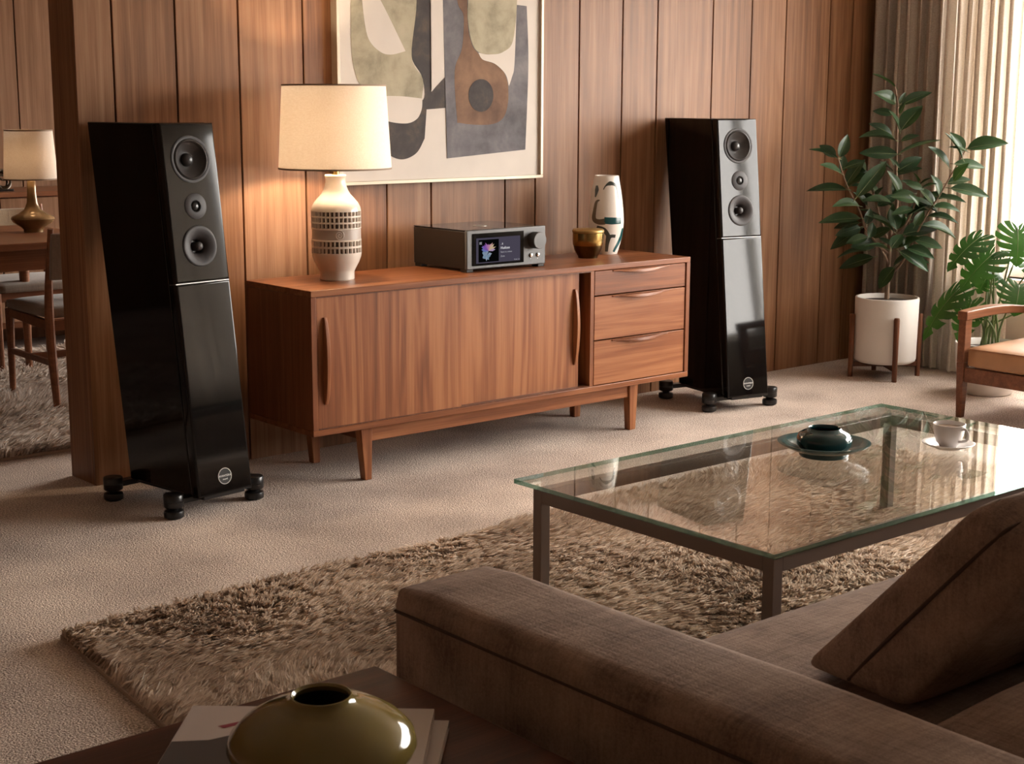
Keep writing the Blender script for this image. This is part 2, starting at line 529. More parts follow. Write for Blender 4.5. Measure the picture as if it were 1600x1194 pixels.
def leaf_mat(name, c1, c2, trans=0.25):
    m, nt, b = newmat(name)
    L = nt.links.new
    tc = N(nt, 'ShaderNodeTexCoord'); oi = N(nt, 'ShaderNodeObjectInfo')
    no = N(nt, 'ShaderNodeTexNoise'); no.inputs['Scale'].default_value = 4.0; no.inputs['Detail'].default_value = 3
    L(tc.outputs['Object'], no.inputs['Vector'])
    a = N(nt, 'ShaderNodeMath', operation='MULTIPLY_ADD'); a.inputs[1].default_value = 0.5
    h = N(nt, 'ShaderNodeMath', operation='MULTIPLY'); h.inputs[1].default_value = 0.5
    L(oi.outputs['Random'], h.inputs[0]); L(no.outputs['Fac'], a.inputs[0]); L(h.outputs[0], a.inputs[2])
    rr = ramp(nt, [(0.2, c1), (0.8, c2)]); L(a.outputs[0], rr.inputs['Fac'])
    L(rr.outputs['Color'], b.inputs['Base Color'])
    b.inputs['Roughness'].default_value = 0.36
    b.inputs['Specular IOR Level'].default_value = 0.35
    tl = N(nt, 'ShaderNodeBsdfTranslucent')
    mi = N(nt, 'ShaderNodeVectorMath', operation='MULTIPLY'); mi.inputs[1].default_value = (1.7, 1.9, 0.8)
    L(rr.outputs['Color'], mi.inputs[0]); L(mi.outputs['Vector'], tl.inputs['Color'])
    mx = N(nt, 'ShaderNodeMixShader'); mx.inputs[0].default_value = trans
    out = nt.nodes['Material Output']
    L(b.outputs[0], mx.inputs[1]); L(tl.outputs[0], mx.inputs[2]); L(mx.outputs[0], out.inputs['Surface'])
    return m


M['leaf'] = leaf_mat('glossy_dark_leaf', (0.012, 0.034, 0.013), (0.034, 0.070, 0.026), 0.10)
M['rib'] = plain('leaf_midrib', (0.13, 0.16, 0.07), 0.5)
M['monstera'] = leaf_mat('monstera_leaf', (0.016, 0.050, 0.013), (0.042, 0.100, 0.024), 0.22)


def art_mat(name, c1, c2, c3=None, scale=7.0):
    m, nt, b = newmat(name)
    L = nt.links.new
    tc = N(nt, 'ShaderNodeTexCoord')
    no = N(nt, 'ShaderNodeTexNoise'); no.inputs['Scale'].default_value = scale; no.inputs['Detail'].default_value = 7
    no.inputs['Roughness'].default_value = 0.62; no.inputs['Distortion'].default_value = 0.2
    L(tc.outputs['Object'], no.inputs['Vector'])
    rr = ramp(nt, [(0.34, c1), (0.52, c2), (0.70, c3 or c2)]); L(no.outputs['Fac'], rr.inputs['Fac'])
    L(rr.outputs['Color'], b.inputs['Base Color'])
    b.inputs['Roughness'].default_value = 0.85
    return m


M['art_olive'] = art_mat('watercolour_olive', (0.23, 0.205, 0.145), (0.39, 0.345, 0.245), (0.46, 0.41, 0.30))
M['art_dark'] = art_mat('watercolour_charcoal', (0.040, 0.034, 0.034), (0.058, 0.049, 0.048), (0.11, 0.085, 0.062), 12)
M['art_slate'] = art_mat('watercolour_slate', (0.085, 0.080, 0.085), (0.15, 0.14, 0.15), (0.23, 0.215, 0.215), 6)
M['art_brown'] = art_mat('watercolour_brown', (0.115, 0.062, 0.040), (0.195, 0.110, 0.068), (0.27, 0.155, 0.09), 6)

# ================================================================== SETTING
XL, YF, YD, ZC = -4.4, -6.3, 3.45, 2.55


def struct(o, kind='structure', label=None):
    o['kind'] = kind
    if label: o['label'] = label
    return o


fl = MB().box(XL-0.2, XR+0.25, YF-0.2, YD+0.2, -0.05, 0.0).build('floor', M['carpet'], smooth=0)
struct(fl, label='beige loop pile carpet covering the whole floor')
ce = MB().box(XL-0.2, XR+0.25, YF-0.2, YD+0.2, ZC, ZC+0.05).build('ceiling', M['ceilingm'], smooth=0)
struct(ce, label='plain cream ceiling above the room')

# --- partition wall behind the sideboard, faced with walnut planks of uneven width
XP = -0.55
wb = empty('wall_back', (XP, 0, 0)); struct(wb, label='dark walnut plank wall behind the sideboard')
MB().box(XP+0.016, XR+0.2, 0.016, 0.19, 0, ZC).build('wall_core', M['groove'], wb, smooth=0)
edges = [XP, -0.411, -0.17, 0.085, 0.362, 0.548, 0.742, 0.964, 1.17, 1.359, 1.53, 1.782, 2.045, 2.267, 2.45, 2.638, 2.914, 3.169, 3.36, 3.514, 3.699, XR]
edges = [e for e in edges if e not in (2.45, 3.36, 1.17, 0.548)]
for a, b in zip(edges[:-1], edges[1:]):
    g0 = 0.0 if a == XP else 0.0035
    MB().box(a+g0, b-0.0035, 0.0, 0.016, 0.0, ZC).build('plank', M['plank'], wb, bevel=0.0015, seg=1, smooth=0)
MB().box(XP, XP+0.016, 0.0165, 0.20, 0, ZC).build('end_board', M['plank'], wb, bevel=0.002, seg=1, smooth=0)
MB().box(XP+0.016, XR+0.2, 0.19, 0.20, 0, ZC).build('rear_board', M['plank'], wb, smooth=0)

# --- dining room back wall
wd = empty('wall_dining', (0, YD, 0)); struct(wd, label='walnut plank wall at the back of the dining area')
MB().box(XL, XR+0.2, YD+0.016, YD+0.15, 0, ZC).build('wall_core', M['groove'], wd, smooth=0)
x = 0.675-0.285*6
while x < 2.6:
    MB().box(x+0.0035, x+0.2815, YD, YD+0.016, 0, ZC).build('plank', M['plank_dining'], wd, bevel=0.0015, seg=1, smooth=0)
    x += 0.285
MB().box(XL, 0.675-0.285*6, YD, YD+0.016, 0, ZC).build('plain_panel', M['plank_dining'], wd, smooth=0)
MB().box(x+0.0035, XR, YD, YD+0.016, 0, ZC).build('plain_panel', M['plank_dining'], wd, smooth=0)

# --- walls out of the picture that close the room
struct(MB().box(XL-0.15, XL, YF, YD+0.15, 0, ZC).build('wall_left', M['plank_dining'], smooth=0), label='walnut wall on the left of the room')
struct(MB().box(XL-0.15, XR+0.25, YF-0.15, YF, 0, ZC).build('wall_front', M['wall_paint'], smooth=0), label='painted wall behind the camera')

# --- right wall with two windows
mb = MB()
ycuts = [YF]
for (a, b, c, d) in WIN: ycuts += [a, b]
ycuts.append(YD+0.15)
for i in range(0, len(ycuts), 2):
    mb.box(XR, XR+0.2, ycuts[i], ycuts[i+1], 0, ZC)
for (a, b, c, d) in WIN:
    mb.box(XR, XR+0.2, a, b, 0, c); mb.box(XR, XR+0.2, a, b, d, ZC)
struct(mb.build('wall_right', M['plaster'], smooth=0), label='cream plastered window wall on the right')
for i, (a, b, c, d) in enumerate(WIN):
    w = empty('window_%d' % (i+1), (XR+0.1, (a+b)/2, c)); struct(w, label='wide daylight window beside the curtains' if i == 0 else 'window at the end of the dining area')
    mb = MB()
    t = 0.05
    mb.box(XR+0.07, XR+0.13, a, b, c, c+t); mb.box(XR+0.07, XR+0.13, a, b, d-t, d)
    nm = 4 if i == 0 else 2
    for k in range(nm+1):
        yy = a+(b-a-t)*k/nm
        mb.box(XR+0.07, XR+0.13, yy, yy+t, c+t, d-t)
    mb.build('window_frame', M['frame_white'], w, bevel=0.004, seg=1, smooth=0)
    for k in range(nm):
        y0 = a+(b-a-t)*k/nm+t; y1 = a+(b-a-t)*(k+1)/nm
        MB().box(XR+0.098, XR+0.102, y0, y1, c+t, d-t).build('window_pane', M['pane'], w, smooth=0)
    MB().box(XR-0.03, XR+0.07, a, b, c-0.025, c).build('window_sill', M['frame_white'], w, bevel=0.004, seg=1, smooth=0)
struct(MB().box(XR+0.25, XR+40, -30, 30, -0.35, -0.30).build('terrace_ground', plain('pale_paving', (0.42, 0.39, 0.35), 0.9), smooth=0), label='pale paved ground outside the windows')


# ================================================================== CURTAINS
def curtain(name, y0, y1, x0, folds, amp, mat, label, seedv, z0=0.012, z1=2.42, flare=0.0):
    rnd = random.Random(seedv)
    n = folds*14; nz = 26
    ph = [rnd.uniform(-0.6, 0.6) for _ in range(folds+2)]
    am = [rnd.uniform(0.65, 1.2) for _ in range(folds+2)]
    vs = []; fs = []
    for k in range(nz+1):
        z = z0+(z1-z0)*k/nz
        for j in range(n+1):
            t = j/n*folds
            i = int(min(t, folds-1e-6)); fr = t-i
            a = am[i]*(1-fr)+am[i+1]*fr
            pp = ph[i]*(1-fr)+ph[i+1]*fr
            wob = 0.25*math.sin(z*1.7+seedv)+0.18*math.sin(z*3.1+i)
            s = math.sin(2*PI*t+pp+wob)
            s = math.copysign(abs(s)**1.1, s)
            y = y0+(y1-y0)*(j/n) + 0.018*math.sin(4*PI*t+pp)
            xx = x0+amp*a*s*(0.85+0.3*(1-z/z1)) + 0.3*amp*math.sin(2.3*t+z)
            vs.append((xx, y, z))
    for k in range(nz):
        for j in range(n):
            fs.append((k*(n+1)+j, k*(n+1)+j+1, (k+1)*(n+1)+j+1, (k+1)*(n+1)+j))
    root = empty(name, (x0, (y0+y1)/2, 0), label, 'curtain', 'floor length curtains at the window')
    MB().add(vs, fs).build('drape', mat, root, smooth=180)
    for i in range(folds):
        y = y0+(y1-y0)*(i+0.5)/folds
        MB().box(x0-0.004, x0+0.004, y-0.006, y+0.006, z1-0.01, 2.447).build('glider_hook', M['silver'], root, smooth=0)
    return root


curtain('curtain', -0.50, -0.055, 3.835, 7, 0.034, M['taupe'], 'dark taupe drape gathered in the corner behind the tall plant', 2)
curtain('curtain', -0.90, -0.49, 3.815, 7, 0.026, M['linen'], 'pale linen curtain glowing beside the bright window', 5)
curtain('curtain', -5.4, -4.40, 3.82, 12, 0.032, M['linen'], 'linen curtain at the near end of the window', 8)
tr = MB().box(3.80, 3.85, -5.5, -0.03, 2.448, 2.468)
tag(tr.build('curtain_track', M['frame_white'], bevel=0.003), 'white curtain track running above the window', 'curtain track')

# ================================================================== RUGS
def shag(name, quad, n, label, matp, lmin, lmax, z0, seedv, width=0.0030, clump=0.022):
    A, B, C_, D = [np.array(q, float) for q in quad]
    rng = np.random.default_rng(seedv)
    cx = sum(q[0] for q in quad)/4; cy = sum(q[1] for q in quad)/4
    root = empty(name, (cx, cy, 0), label, 'rug')
    mb = MB()
    mb.hexa([A, D, C_, B], 0.001, [A, D, C_, B], 0.012)
    mb.build('backing', M['rugbase'], root, smooth=0)
    u = rng.random(n); v = rng.random(n)
    P = (A*(1-u)[:, None]+B*u[:, None])*(1-v)[:, None]+(D*(1-u)[:, None]+C_*u[:, None])*v[:, None]
    # lie direction: a slowly swirling field
    x, y = P[:, 0], P[:, 1]
    ang = (0.9*np.sin(2.1*x+1.3*y+seedv)+0.7*np.sin(3.7*y-1.9*x+1.7)+0.55*np.sin(6.3*x+5.1*y+0.4)+0.30*np.sin(11*x-9*y)) - 0.9
    jit = np.stack([np.sin(y*61+x*17), np.sin(x*53-y*23)], 1)*0.35
    ccell = np.floor(P/clump+jit)
    h = np.sin(ccell[:, 0]*127.1+ccell[:, 1]*311.7)*43758.5453; h -= np.floor(h)
    h2 = np.sin(ccell[:, 0]*269.5+ccell[:, 1]*183.3)*43758.5453; h2 -= np.floor(h2)
    cc = (ccell+0.5-jit)*clump
    ang = ang+(h-0.5)*0.7+rng.normal(0, 0.28, n)
    ln = lmin+(lmax-lmin)*(0.5*h2+0.5*rng.random(n))
    lift = 0.58+0.16*np.sin(4.1*x+2.7*y+2.2)*np.sin(3.3*y-1.2*x)+(h2-0.5)*0.30+rng.normal(0, 0.07, n)
    lift = np.clip(lift, 0.25, 0.92)
    d = np.stack([np.cos(ang), np.sin(ang)], 1)
    horiz = ln*np.sqrt(1-lift**2)
    vert = ln*lift
    base = P
    tip = base+d*horiz[:, None]
    gt = cc+d*horiz[:, None]
    tip = tip*0.55+gt*0.45
    mid = base*0.58+tip*0.42
    z_m = 0.012+vert*0.62; z_t = 0.012+vert*0.92
    s = np.stack([-d[:, 1], d[:, 0]], 1)
    tw = rng.normal(0, 0.6, n)
    w = width*(0.7+0.6*rng.random(n))
    V = np.zeros((n, 6, 3), np.float32)
    for k, (q, z, wf) in enumerate(((base, np.full(n, 0.010), 1.0), (mid, z_m, 1.0), (tip, z_t, 0.30))):
        for sgn, idx in ((-1, 2*k), (1, 2*k+1)):
            V[:, idx, :2] = q+s*(w*wf*sgn*np.cos(tw))[:, None]
            V[:, idx, 2] = z+w*wf*sgn*np.sin(tw)
    V[:, :, 0] -= cx; V[:, :, 1] -= cy
    V[:, :, 2] = np.maximum(V[:, :, 2], 0.004)
    me = bpy.data.meshes.new('pile')
    me.vertices.add(n*6)
    me.vertices.foreach_set('co', V.ravel())
    i0 = (np.arange(n)*6)[:, None]
    F = np.concatenate([i0+np.array([[0, 1, 3, 2]]), i0+np.array([[2, 3, 5, 4]])], 1).reshape(-1, 4)
    me.loops.add(F.size); me.loops.foreach_set('vertex_index', F.ravel().astype(np.int32))
    me.polygons.add(len(F))
    me.polygons.foreach_set('loop_start', np.arange(0, F.size, 4, dtype=np.int32))
    me.polygons.foreach_set('use_smooth', np.ones(len(F), bool))
    me.materials.append(matp)
    me.update(calc_edges=True); me.validate()
    o = bpy.data.objects.new('pile', me); COL.objects.link(o); o.parent = root
    o['kind'] = 'stuff'
    return root


shag('shag_rug', [(-1.31, -1.41), (2.05, -1.34), (2.0, -3.30), (-1.50, -3.30)], 430000,
     'long pile taupe and cream shag rug under the glass coffee table', M['pile'], 0.036, 0.058, 0, 1, width=0.0023, clump=0.018)
shag('shag_rug', [(-2.3, 0.60), (0.75, 0.56), (0.8, 2.90), (-2.3, 2.90)], 120000,
     'greige shag rug under the dining table beyond the wall end', M['pile2'], 0.05, 0.085, 0, 7, width=0.0036, clump=0.028)

# ================================================================== SIDEBOARD
SX0, SX1, SYB, SYF, SZB, SZT = 0.0, 1.90, -0.147, -0.579, 0.198, 0.713
T = 0.022
sb = empty('sideboard', (0.95, (SYB+SYF)/2, 0), 'long teak sideboard with sliding doors and three drawers against the plank wall', 'sideboard')
MB().box(SX0, SX1, SYF, SYB, SZT-T, SZT).build('top_panel', M['teak_x'], sb, bevel=0.002)
for a, b in ((SX0, SX0+T), (SX1-T, SX1)):
    MB().box(a, b, SYF, SYB, SZB+T, SZT-T).build('side_panel', M['teak_side'], sb, bevel=0.0015)
MB().box(SX0, SX1, SYF, SYB, SZB, SZB+T).build('bottom_panel', M['teak_x'], sb, bevel=0.002)
MB().box(SX0+T, SX1-T, SYB-0.01, SYB, SZB+T, SZT-T).build('back_panel', M['teak_dark'], sb, smooth=0)
MB().box(1.325, 1.345, SYF+0.004, SYB-0.01, SZB+T, SZT-T).build('divider', M['teak_z'], sb, bevel=0.0015)
DZ0, DZ1 = SZB+T+0.003, SZT-T-0.003


def pull_vertical(x, z0, z1, yface, parent, side):
    mb = MB()
    n = 16; vs = []; fs = []
    for i in range(n+1):
        t = i/n
        bulge = math.sin(PI*t)**0.6
        d = 0.006+0.020*bulge; hw = 0.0075+0.003*bulge
        z = z0+(z1-z0)*t
        vs += [(x-hw, yface, z), (x-hw*0.75, yface-d, z), (x+hw*0.75, yface-d, z), (x+hw, yface, z)]
    for i in range(n):
        for j in range(4):
            fs.append((i*4+j, i*4+(j+1) % 4, (i+1)*4+(j+1) % 4, (i+1)*4+j))
    fs += [(3, 2, 1, 0), tuple(n*4+j for j in range(4))]
    mb.add(vs, fs)
    o = mb.build('handle', M['teak_z'], parent, bevel=0.002)
    o['label'] = 'slim bowed wooden pull'
    return o


d1 = MB().box(SX0+T+0.004, 0.664, SYF+0.006, SYF+0.024, DZ0, DZ1).build('door', M['teak_z'], sb, bevel=0.0012)
d1['label'] = 'sliding door with its pull at the far edge'
pull_vertical(0.058, 0.309, 0.618, SYF+0.006, d1, 1)
d2 = MB().box(0.640, 1.284, SYF+0.028, SYF+0.046, DZ0, DZ1).build('door', M['teak_z'], sb, bevel=0.0012)
d2['label'] = 'sliding door behind the first, next to the drawers'
pull_vertical(1.262, 0.315, 0.622, SYF+0.028, d2, -1)
# runner groove strips
for z in (DZ0-0.003, DZ1-0.001):
    MB().box(SX0+T, 1.325, SYF+0.002, SYF+0.05, z, z+0.004).build('runner', M['teak_dark'], sb, smooth=0)
for (za, zb_) in ((0.590, DZ1), (0.408, 0.585), (DZ0, 0.403)):
    dr = MB().box(1.349, SX1-T-0.004, SYF+0.005, SYF+0.024, za, zb_).build('drawer', M['teak_x'], sb, bevel=0.0012)
    MB().box(1.37, SX1-T-0.03, SYF+0.024, SYB-0.05, za+0.01, zb_-0.01).build('drawer_box', M['teak_dark'], dr, smooth=0)
    # bowed lip pull along the top edge
    n = 20; vs = []; fs = []
    x0, x1 = 1.447, 1.775
    for i in range(n+1):
        t = i/n; bl = math.sin(PI*t)**1.5
        xx = x0+(x1-x0)*t
        top = zb_-0.001; y = SYF+0.005
        vs += [(xx, y, top), (xx, y-0.005-0.026*bl, top-0.001), (xx, y-0.005-0.028*bl, top-0.005-0.009*bl), (xx, y, top-0.007-0.006*bl)]
    for i in range(n):
        for j in range(4):
            fs.append((i*4+j, i*4+(j+1) % 4, (i+1)*4+(j+1) % 4, (i+1)*4+j))
    fs += [(3, 2, 1, 0), tuple(n*4+j for j in range(4))]
    hh = MB().add(vs, fs).build('handle', M['teak_x'], dr, bevel=0.0012)
    hh['label'] = 'curved wooden lip pull'
MB().box(0.26, 1.60, SYF+0.035, SYF+0.055, 0.142, SZB).build('apron', M['teak_x'], sb, bevel=0.0015)
MB().box(0.26, 1.60, SYB-0.055, SYB-0.035, 0.142, SZB).build('apron', M['teak_x'], sb, bevel=0.0015)
for yy0, yy1 in ((SYF+0.025, SYF+0.065), (SYB-0.065, SYB-0.025)):
    for xa, xb, ta, tb in ((0.217, 0.268, 0.236, 0.266), (1.575, 1.626, 1.584, 1.618)):
        MB().hexa([(ta, yy0+0.004), (tb, yy0+0.004), (tb, yy1-0.004), (ta, yy1-0.004)], 0.0,
                  [(xa, yy0), (xb, yy0), (xb, yy1), (xa, yy1)], SZB).build('leg', M['teak_z'], sb, bevel=0.003)
for xx in (0.243, 1.60):
    MB().box(xx-0.012, xx+0.012, SYF+0.06, SYB-0.06, 0.15, SZB).build('stretcher', M['teak_dark'], sb, smooth=0)

# ================================================================== TABLE LAMP ON THE SIDEBOARD
def bulb_mat():
    return emission('warm_bulb', (1.0, 0.75, 0.50), LAMP_STRENGTH)


LX, LY, LZ = 0.277, -0.33, SZT
lamp = empty('table_lamp', (LX, LY, LZ), 'cream textured ceramic table lamp with white drum shade, lit, on the sideboard', 'lamp')
# ceramic body with rows of stamped cells
NC = 34; SUB = 5
prof = [(0.0, 0.0), (0.072, 0.0), (0.075, 0.004), (0.074, 0.030), (0.080, 0.040), (0.096, 0.066), (0.104, 0.085), (0.106, 0.095)]
rows_lo = [(0.0985, 0.0235), (0.1235, 0.0235)]
rows_hi = [(0.190, 0.0205), (0.2115, 0.0205), (0.233, 0.0205)]
vs = []; fs = []; ms = []


def ring(r, z, cells=False):
    out = []
    for j in range(NC*SUB):
        a = 2*PI*j/(NC*SUB)
        rr = r*0.855
        if cells:
            k = j % SUB
            if k in (1, 2, 3): rr = r*0.855-0.008
        out.append((LX+rr*math.cos(a), LY+rr*math.sin(a), LZ+z))
    return out


rings = []
for r, z in prof: rings.append((ring(max(r, 0.0005), z), 0))
for (z0, h) in rows_lo:
    rings += [(ring(0.1065, z0), 1), (ring(0.1065, z0+0.003), 1), (ring(0.1065, z0+0.0035, True), 2), (ring(0.1065, z0+h-0.0035, True), 2), (ring(0.1065, z0+h-0.003), 1)]
rings += [(ring(0.1065, 0.148), 1), (ring(0.1045, 0.150), 3), (ring(0.1045, 0.186), 3), (ring(0.1065, 0.188), 1)]
for (z0, h) in rows_hi:
    rings += [(ring(0.1065, z0), 1), (ring(0.1065, z0+0.0025), 1), (ring(0.1065, z0+0.003, True), 2), (ring(0.1065, z0+h-0.003, True), 2), (ring(0.1065, z0+h-0.0025), 1)]
for r, z in [(0.1060, 0.256), (0.103, 0.266), (0.094, 0.281), (0.078, 0.297), (0.062, 0.312), (0.052, 0.327), (0.046, 0.342), (0.043, 0.355), (0.0425, 0.368), (0.045, 0.373), (0.046, 0.378), (0.043, 0.382), (0.034, 0.382), (0.0, 0.380)]:
    rings.append((ring(max(r, 0.0005), z), 0))
nn = NC*SUB
mb = MB()
allv = [p for rg, _ in rings for p in rg]
faces = []; fm = []
for i in range(len(rings)-1):
    ka, kb = rings[i][1], rings[i+1][1]
    for j in range(nn):
        j2 = (j+1) % nn
        faces.append((i*nn+j, i*nn+j2, (i+1)*nn+j2, (i+1)*nn+j))
        m = 0
        if ka == 3 and kb == 3: m = 2
        elif (ka == 2 or kb == 2):
            if (j % SUB) in (1, 2): m = 1
        fm.append(m)
mb.add(allv, faces); mb.m = fm
mb.build('ceramic_base', [M['ceramic'], M['ceramic_recess'], M['ceramic_band']], lamp, smooth=30)
# spiral medallion facing the camera side
dirv = Vector((CAM.x-LX, CAM.y-LY, 0)).normalized()
a0 = math.atan2(dirv.y, dirv.x)+0.12
pts = []
for i in range(60):
    t = i/59*4.6*PI; r = 0.002+0.0011*t
    a = a0+(r*math.cos(t))/0.0905
    z = 0.168+r*math.sin(t)*1.05
    pts.append((LX+0.0902*math.cos(a), LY+0.0902*math.sin(a), LZ+z))
MB().tube(pts, 0.0016, 6).build('medallion', M['ceramic'], lamp)
zb0 = LZ+0.382
MB().lathe([(0.014, 0.0), (0.014, 0.03), (0.018, 0.032), (0.018, 0.075), (0.010, 0.08)], 16, (LX, LY, zb0)).build('socket', M['brass'], lamp)
MB().lathe([(0.0, 0.0)]+[(0.034*math.sin(a), 0.034-0.034*math.cos(a)+0.0) for a in np.linspace(0.35, PI-0.01, 12)], 20, (LX, LY, zb0+0.078)).build('bulb', bulb_mat(), lamp)
SZ0, SZ1, RB, RT = 1.118, 1.413, 0.204, 0.1865


def shade(parent, cx, cy, z0, z1, rb, rt, mat):
    n = 72; t = 0.0015
    mb = MB()
    mb.lathe([(rb, z0), (rt, z1), (rt-t, z1), (rb-t, z0)], n, (cx, cy, 0), closed=True)
    s = mb.build('lamp_shade', mat, parent, smooth=40)
    for r, z in ((rb, z0), (rt, z1)):
        MB().lathe([(r+0.0012, z-0.003), (r+0.0012, z+0.003), (r-0.003, z+0.003), (r-0.003, z-0.003)], n, (cx, cy, 0), closed=True).build('trim', M['shade_trim'], s, smooth=40)
    return s


shade(lamp, LX, LY, SZ0, SZ1, RB, RT, M['shade'])
mb = MB()
zs = SZ1-0.02
for k in range(3):
    a = 2*PI*k/3+0.3
    mb.tube([(LX, LY, zb0+0.09), (LX+0.1*math.cos(a), LY+0.1*math.sin(a), zs-0.02), (LX+(RT-0.004)*math.cos(a), LY+(RT-0.004)*math.sin(a), zs)], 0.0016, 6)
mb.build('shade_carrier', M['brass'], lamp)

# ================================================================== AMPLIFIER
AX0, AX1, AYF, AYB, AZ0, AZ1 = 0.772, 1.170, -0.474, -0.135, SZT, 0.874
amp = empty('streaming_amplifier', ((AX0+AX1)/2, (AYF+AYB)/2, AZ0), 'compact dark grey network amplifier with colour screen and round volume knob', 'amplifier')
MB().box(AX0, AX1, AYF+0.014, AYB, AZ0+0.012, AZ1-0.004).build('case', M['amp_dark'], amp, bevel=0.004)
MB().box(AX0+0.004, AX1-0.004, AYF+0.012, AYB+0.004, AZ1-0.004, AZ1).build('top_glass', M['amp_glass'], amp, bevel=0.001)
MB().box(AX0-0.001, AX1+0.001, AYF, AYF+0.014, AZ0+0.011, AZ1+0.001).build('front_panel', M['amp_grey'], amp, bevel=0.004, seg=3)
for xx in (AX0+0.002, AX1-0.034):
    for yy in (AYF+0.004, AYB-0.045):
        MB().box(xx, xx+0.032, yy, yy+0.04, AZ0, AZ0+0.014).build('foot', M['amp_dark'], amp, bevel=0.002)
scr = MB().box(0.797, 1.056, AYF-0.0025, AYF+0.004, 0.737, 0.861).build('screen', M['amp_glass'], amp, bevel=0.001)
M['ui'] = emission('screen_violet_grey', (0.060, 0.052, 0.075), 1.0)
M['ui_black'] = emission('screen_black', (0.002, 0.002, 0.002), 1.0)
M['ui_text'] = emission('screen_text', (0.75, 0.73, 0.75), 1.0)
M['ui_text2'] = emission('screen_text_dim', (0.33, 0.32, 0.35), 1.0)


def flat(name, pts2, y, mat, parent, th=0.0004):
    n = len(pts2)
    vs = [(a, y, b) for a, b in pts2]+[(a, y+th, b) for a, b in pts2]
    fs = [tuple(range(n)), tuple(reversed(range(n, 2*n)))]+[(i, n+i, n+(i+1) % n, (i+1) % n) for i in range(n)]
    return MB().add(vs, fs).build(name, mat, parent, smooth=0)


def rect(a, b, c, d): return [(a, c), (b, c), (b, d), (a, d)]


flat('display', rect(0.815, 1.036, 0.746, 0.843), AYF-0.0032, M['ui'], scr)
flat('cover_art', rect(0.826, 0.927, 0.750, 0.836), AYF-0.0038, M['ui_black'], scr)
rnd = random.Random(3)
# album cover: a pale crystalline bloom fanning into violet and peach
petals = []
cols = [(0.30, 0.36, 0.46), (0.24, 0.32, 0.42), (0.36, 0.40, 0.44), (0.20, 0.30, 0.40), (0.16, 0.20, 0.50), (0.22, 0.10, 0.42), (0.36, 0.14, 0.42), (0.50, 0.22, 0.40), (0.60, 0.34, 0.32), (0.62, 0.46, 0.30), (0.44, 0.32, 0.50)]
for i in range(26):
    t = i/25
    a = math.radians(255-290*t*0.62-10)
    if t < 0.5:
        cx0, cz0 = 0.866, 0.775; L0 = rnd.uniform(0.016, 0.026); a = rnd.uniform(0, 2*PI); col = cols[rnd.randrange(0, 4)]
    else:
        cx0, cz0 = 0.875, 0.792; L0 = rnd.uniform(0.026, 0.038); a = math.radians(170-165*(t-0.5)*2*0.95+rnd.uniform(-6, 6)); col = cols[4+int((t-0.5)*2*6.4)]
    w = rnd.uniform(0.004, 0.008)
    dx, dz = math.cos(a), math.sin(a)
    tipx, tipz = cx0+dx*L0*1.05, cz0+dz*L0
    q = [(cx0, cz0), (cx0+dx*L0*0.6-dz*w, cz0+dz*L0*0.6+dx*w), (tipx, tipz), (cx0+dx*L0*0.6+dz*w, cz0+dz*L0*0.6-dx*w)]
    flat('cover_petal', q, AYF-0.0040-0.00002*i, emission('cover_petal_%d' % i, tuple(c*0.75 for c in col), 1.0), scr, 0.0001)
RXM = Matrix.Rotation(PI/2, 4, 'X')


def amp_text(s, x, z, size, mat, y=AYF-0.0040, align='LEFT', par=scr):
    off = chain_loc(par)
    text_obj('text', s, size, mat, par, Matrix.Translation(Vector((x, y, z))-off) @ RXM, 0.0002, align)


amp_text('. \u25A0' if False else '. ii', 0.937, 0.816, 0.012, M['ui_text'])
amp_text('Hutlose', 0.936, 0.800, 0.0145, M['ui_text'])
amp_text('Start it a vision', 0.936, 0.784, 0.0095, M['ui_text2'])
amp_text('Zone', 0.936, 0.768, 0.0095, M['ui_text2'])
amp_text('FLAC 24', 1.005, 0.751, 0.0075, M['ui_text2'])
for k in range(3):
    flat('menu_line', rect(0.830, 0.843-0.002*(k % 2), 0.826-0.0035*k, 0.828-0.0035*k), AYF-0.0040, M['ui_text2'], scr, 0.0001)


def disc_y(cx, cz, y0, prof, n=32):
    """lathe about the -y axis: prof = (radius, distance towards -y)."""
    vs = []; fs = []; k = len(prof)
    for r, h in prof:
        for j in range(n):
            a = 2*PI*j/n
            vs.append((cx+r*math.cos(a), y0-h, cz+r*math.sin(a)))
    for i in range(k-1):
        for j in range(n):
            j2 = (j+1) % n
            fs.append((i*n+j, i*n+j2, (i+1)*n+j2, (i+1)*n+j))
    fs.append(tuple(range(n))); fs.append(tuple((k-1)*n+j for j in range(n)))
    return MB().add(vs, fs)


disc_y(1.112, 0.821, AYF, [(0.033, 0), (0.033, 0.034), (0.0315, 0.036), (0.0, 0.0362)]).build('volume_knob', plain('knob_graphite', (0.075, 0.073, 0.072), 0.35, metal=0.6), amp)
for xx in (1.094, 1.130):
    disc_y(xx, 0.762, AYF, [(0.0085, 0), (0.0085, 0.003), (0.006, 0.006), (0.0, 0.007)], 16).build('button', M['chrome'], amp)
    disc_y(xx, 0.748, AYF, [(0.0015, 0), (0.0012, 0.0004), (0.0, 0.0005)], 8).build('button_mark', M['white_print'], amp)
off = chain_loc(amp)
ml = MB().lathe([(0.0, 0.0), (0.028, 0.0), (0.028, 0.0006), (0.0, 0.0006)], 24, (0.97, -0.31, AZ1)).build('top_emblem', M['silver'], amp)

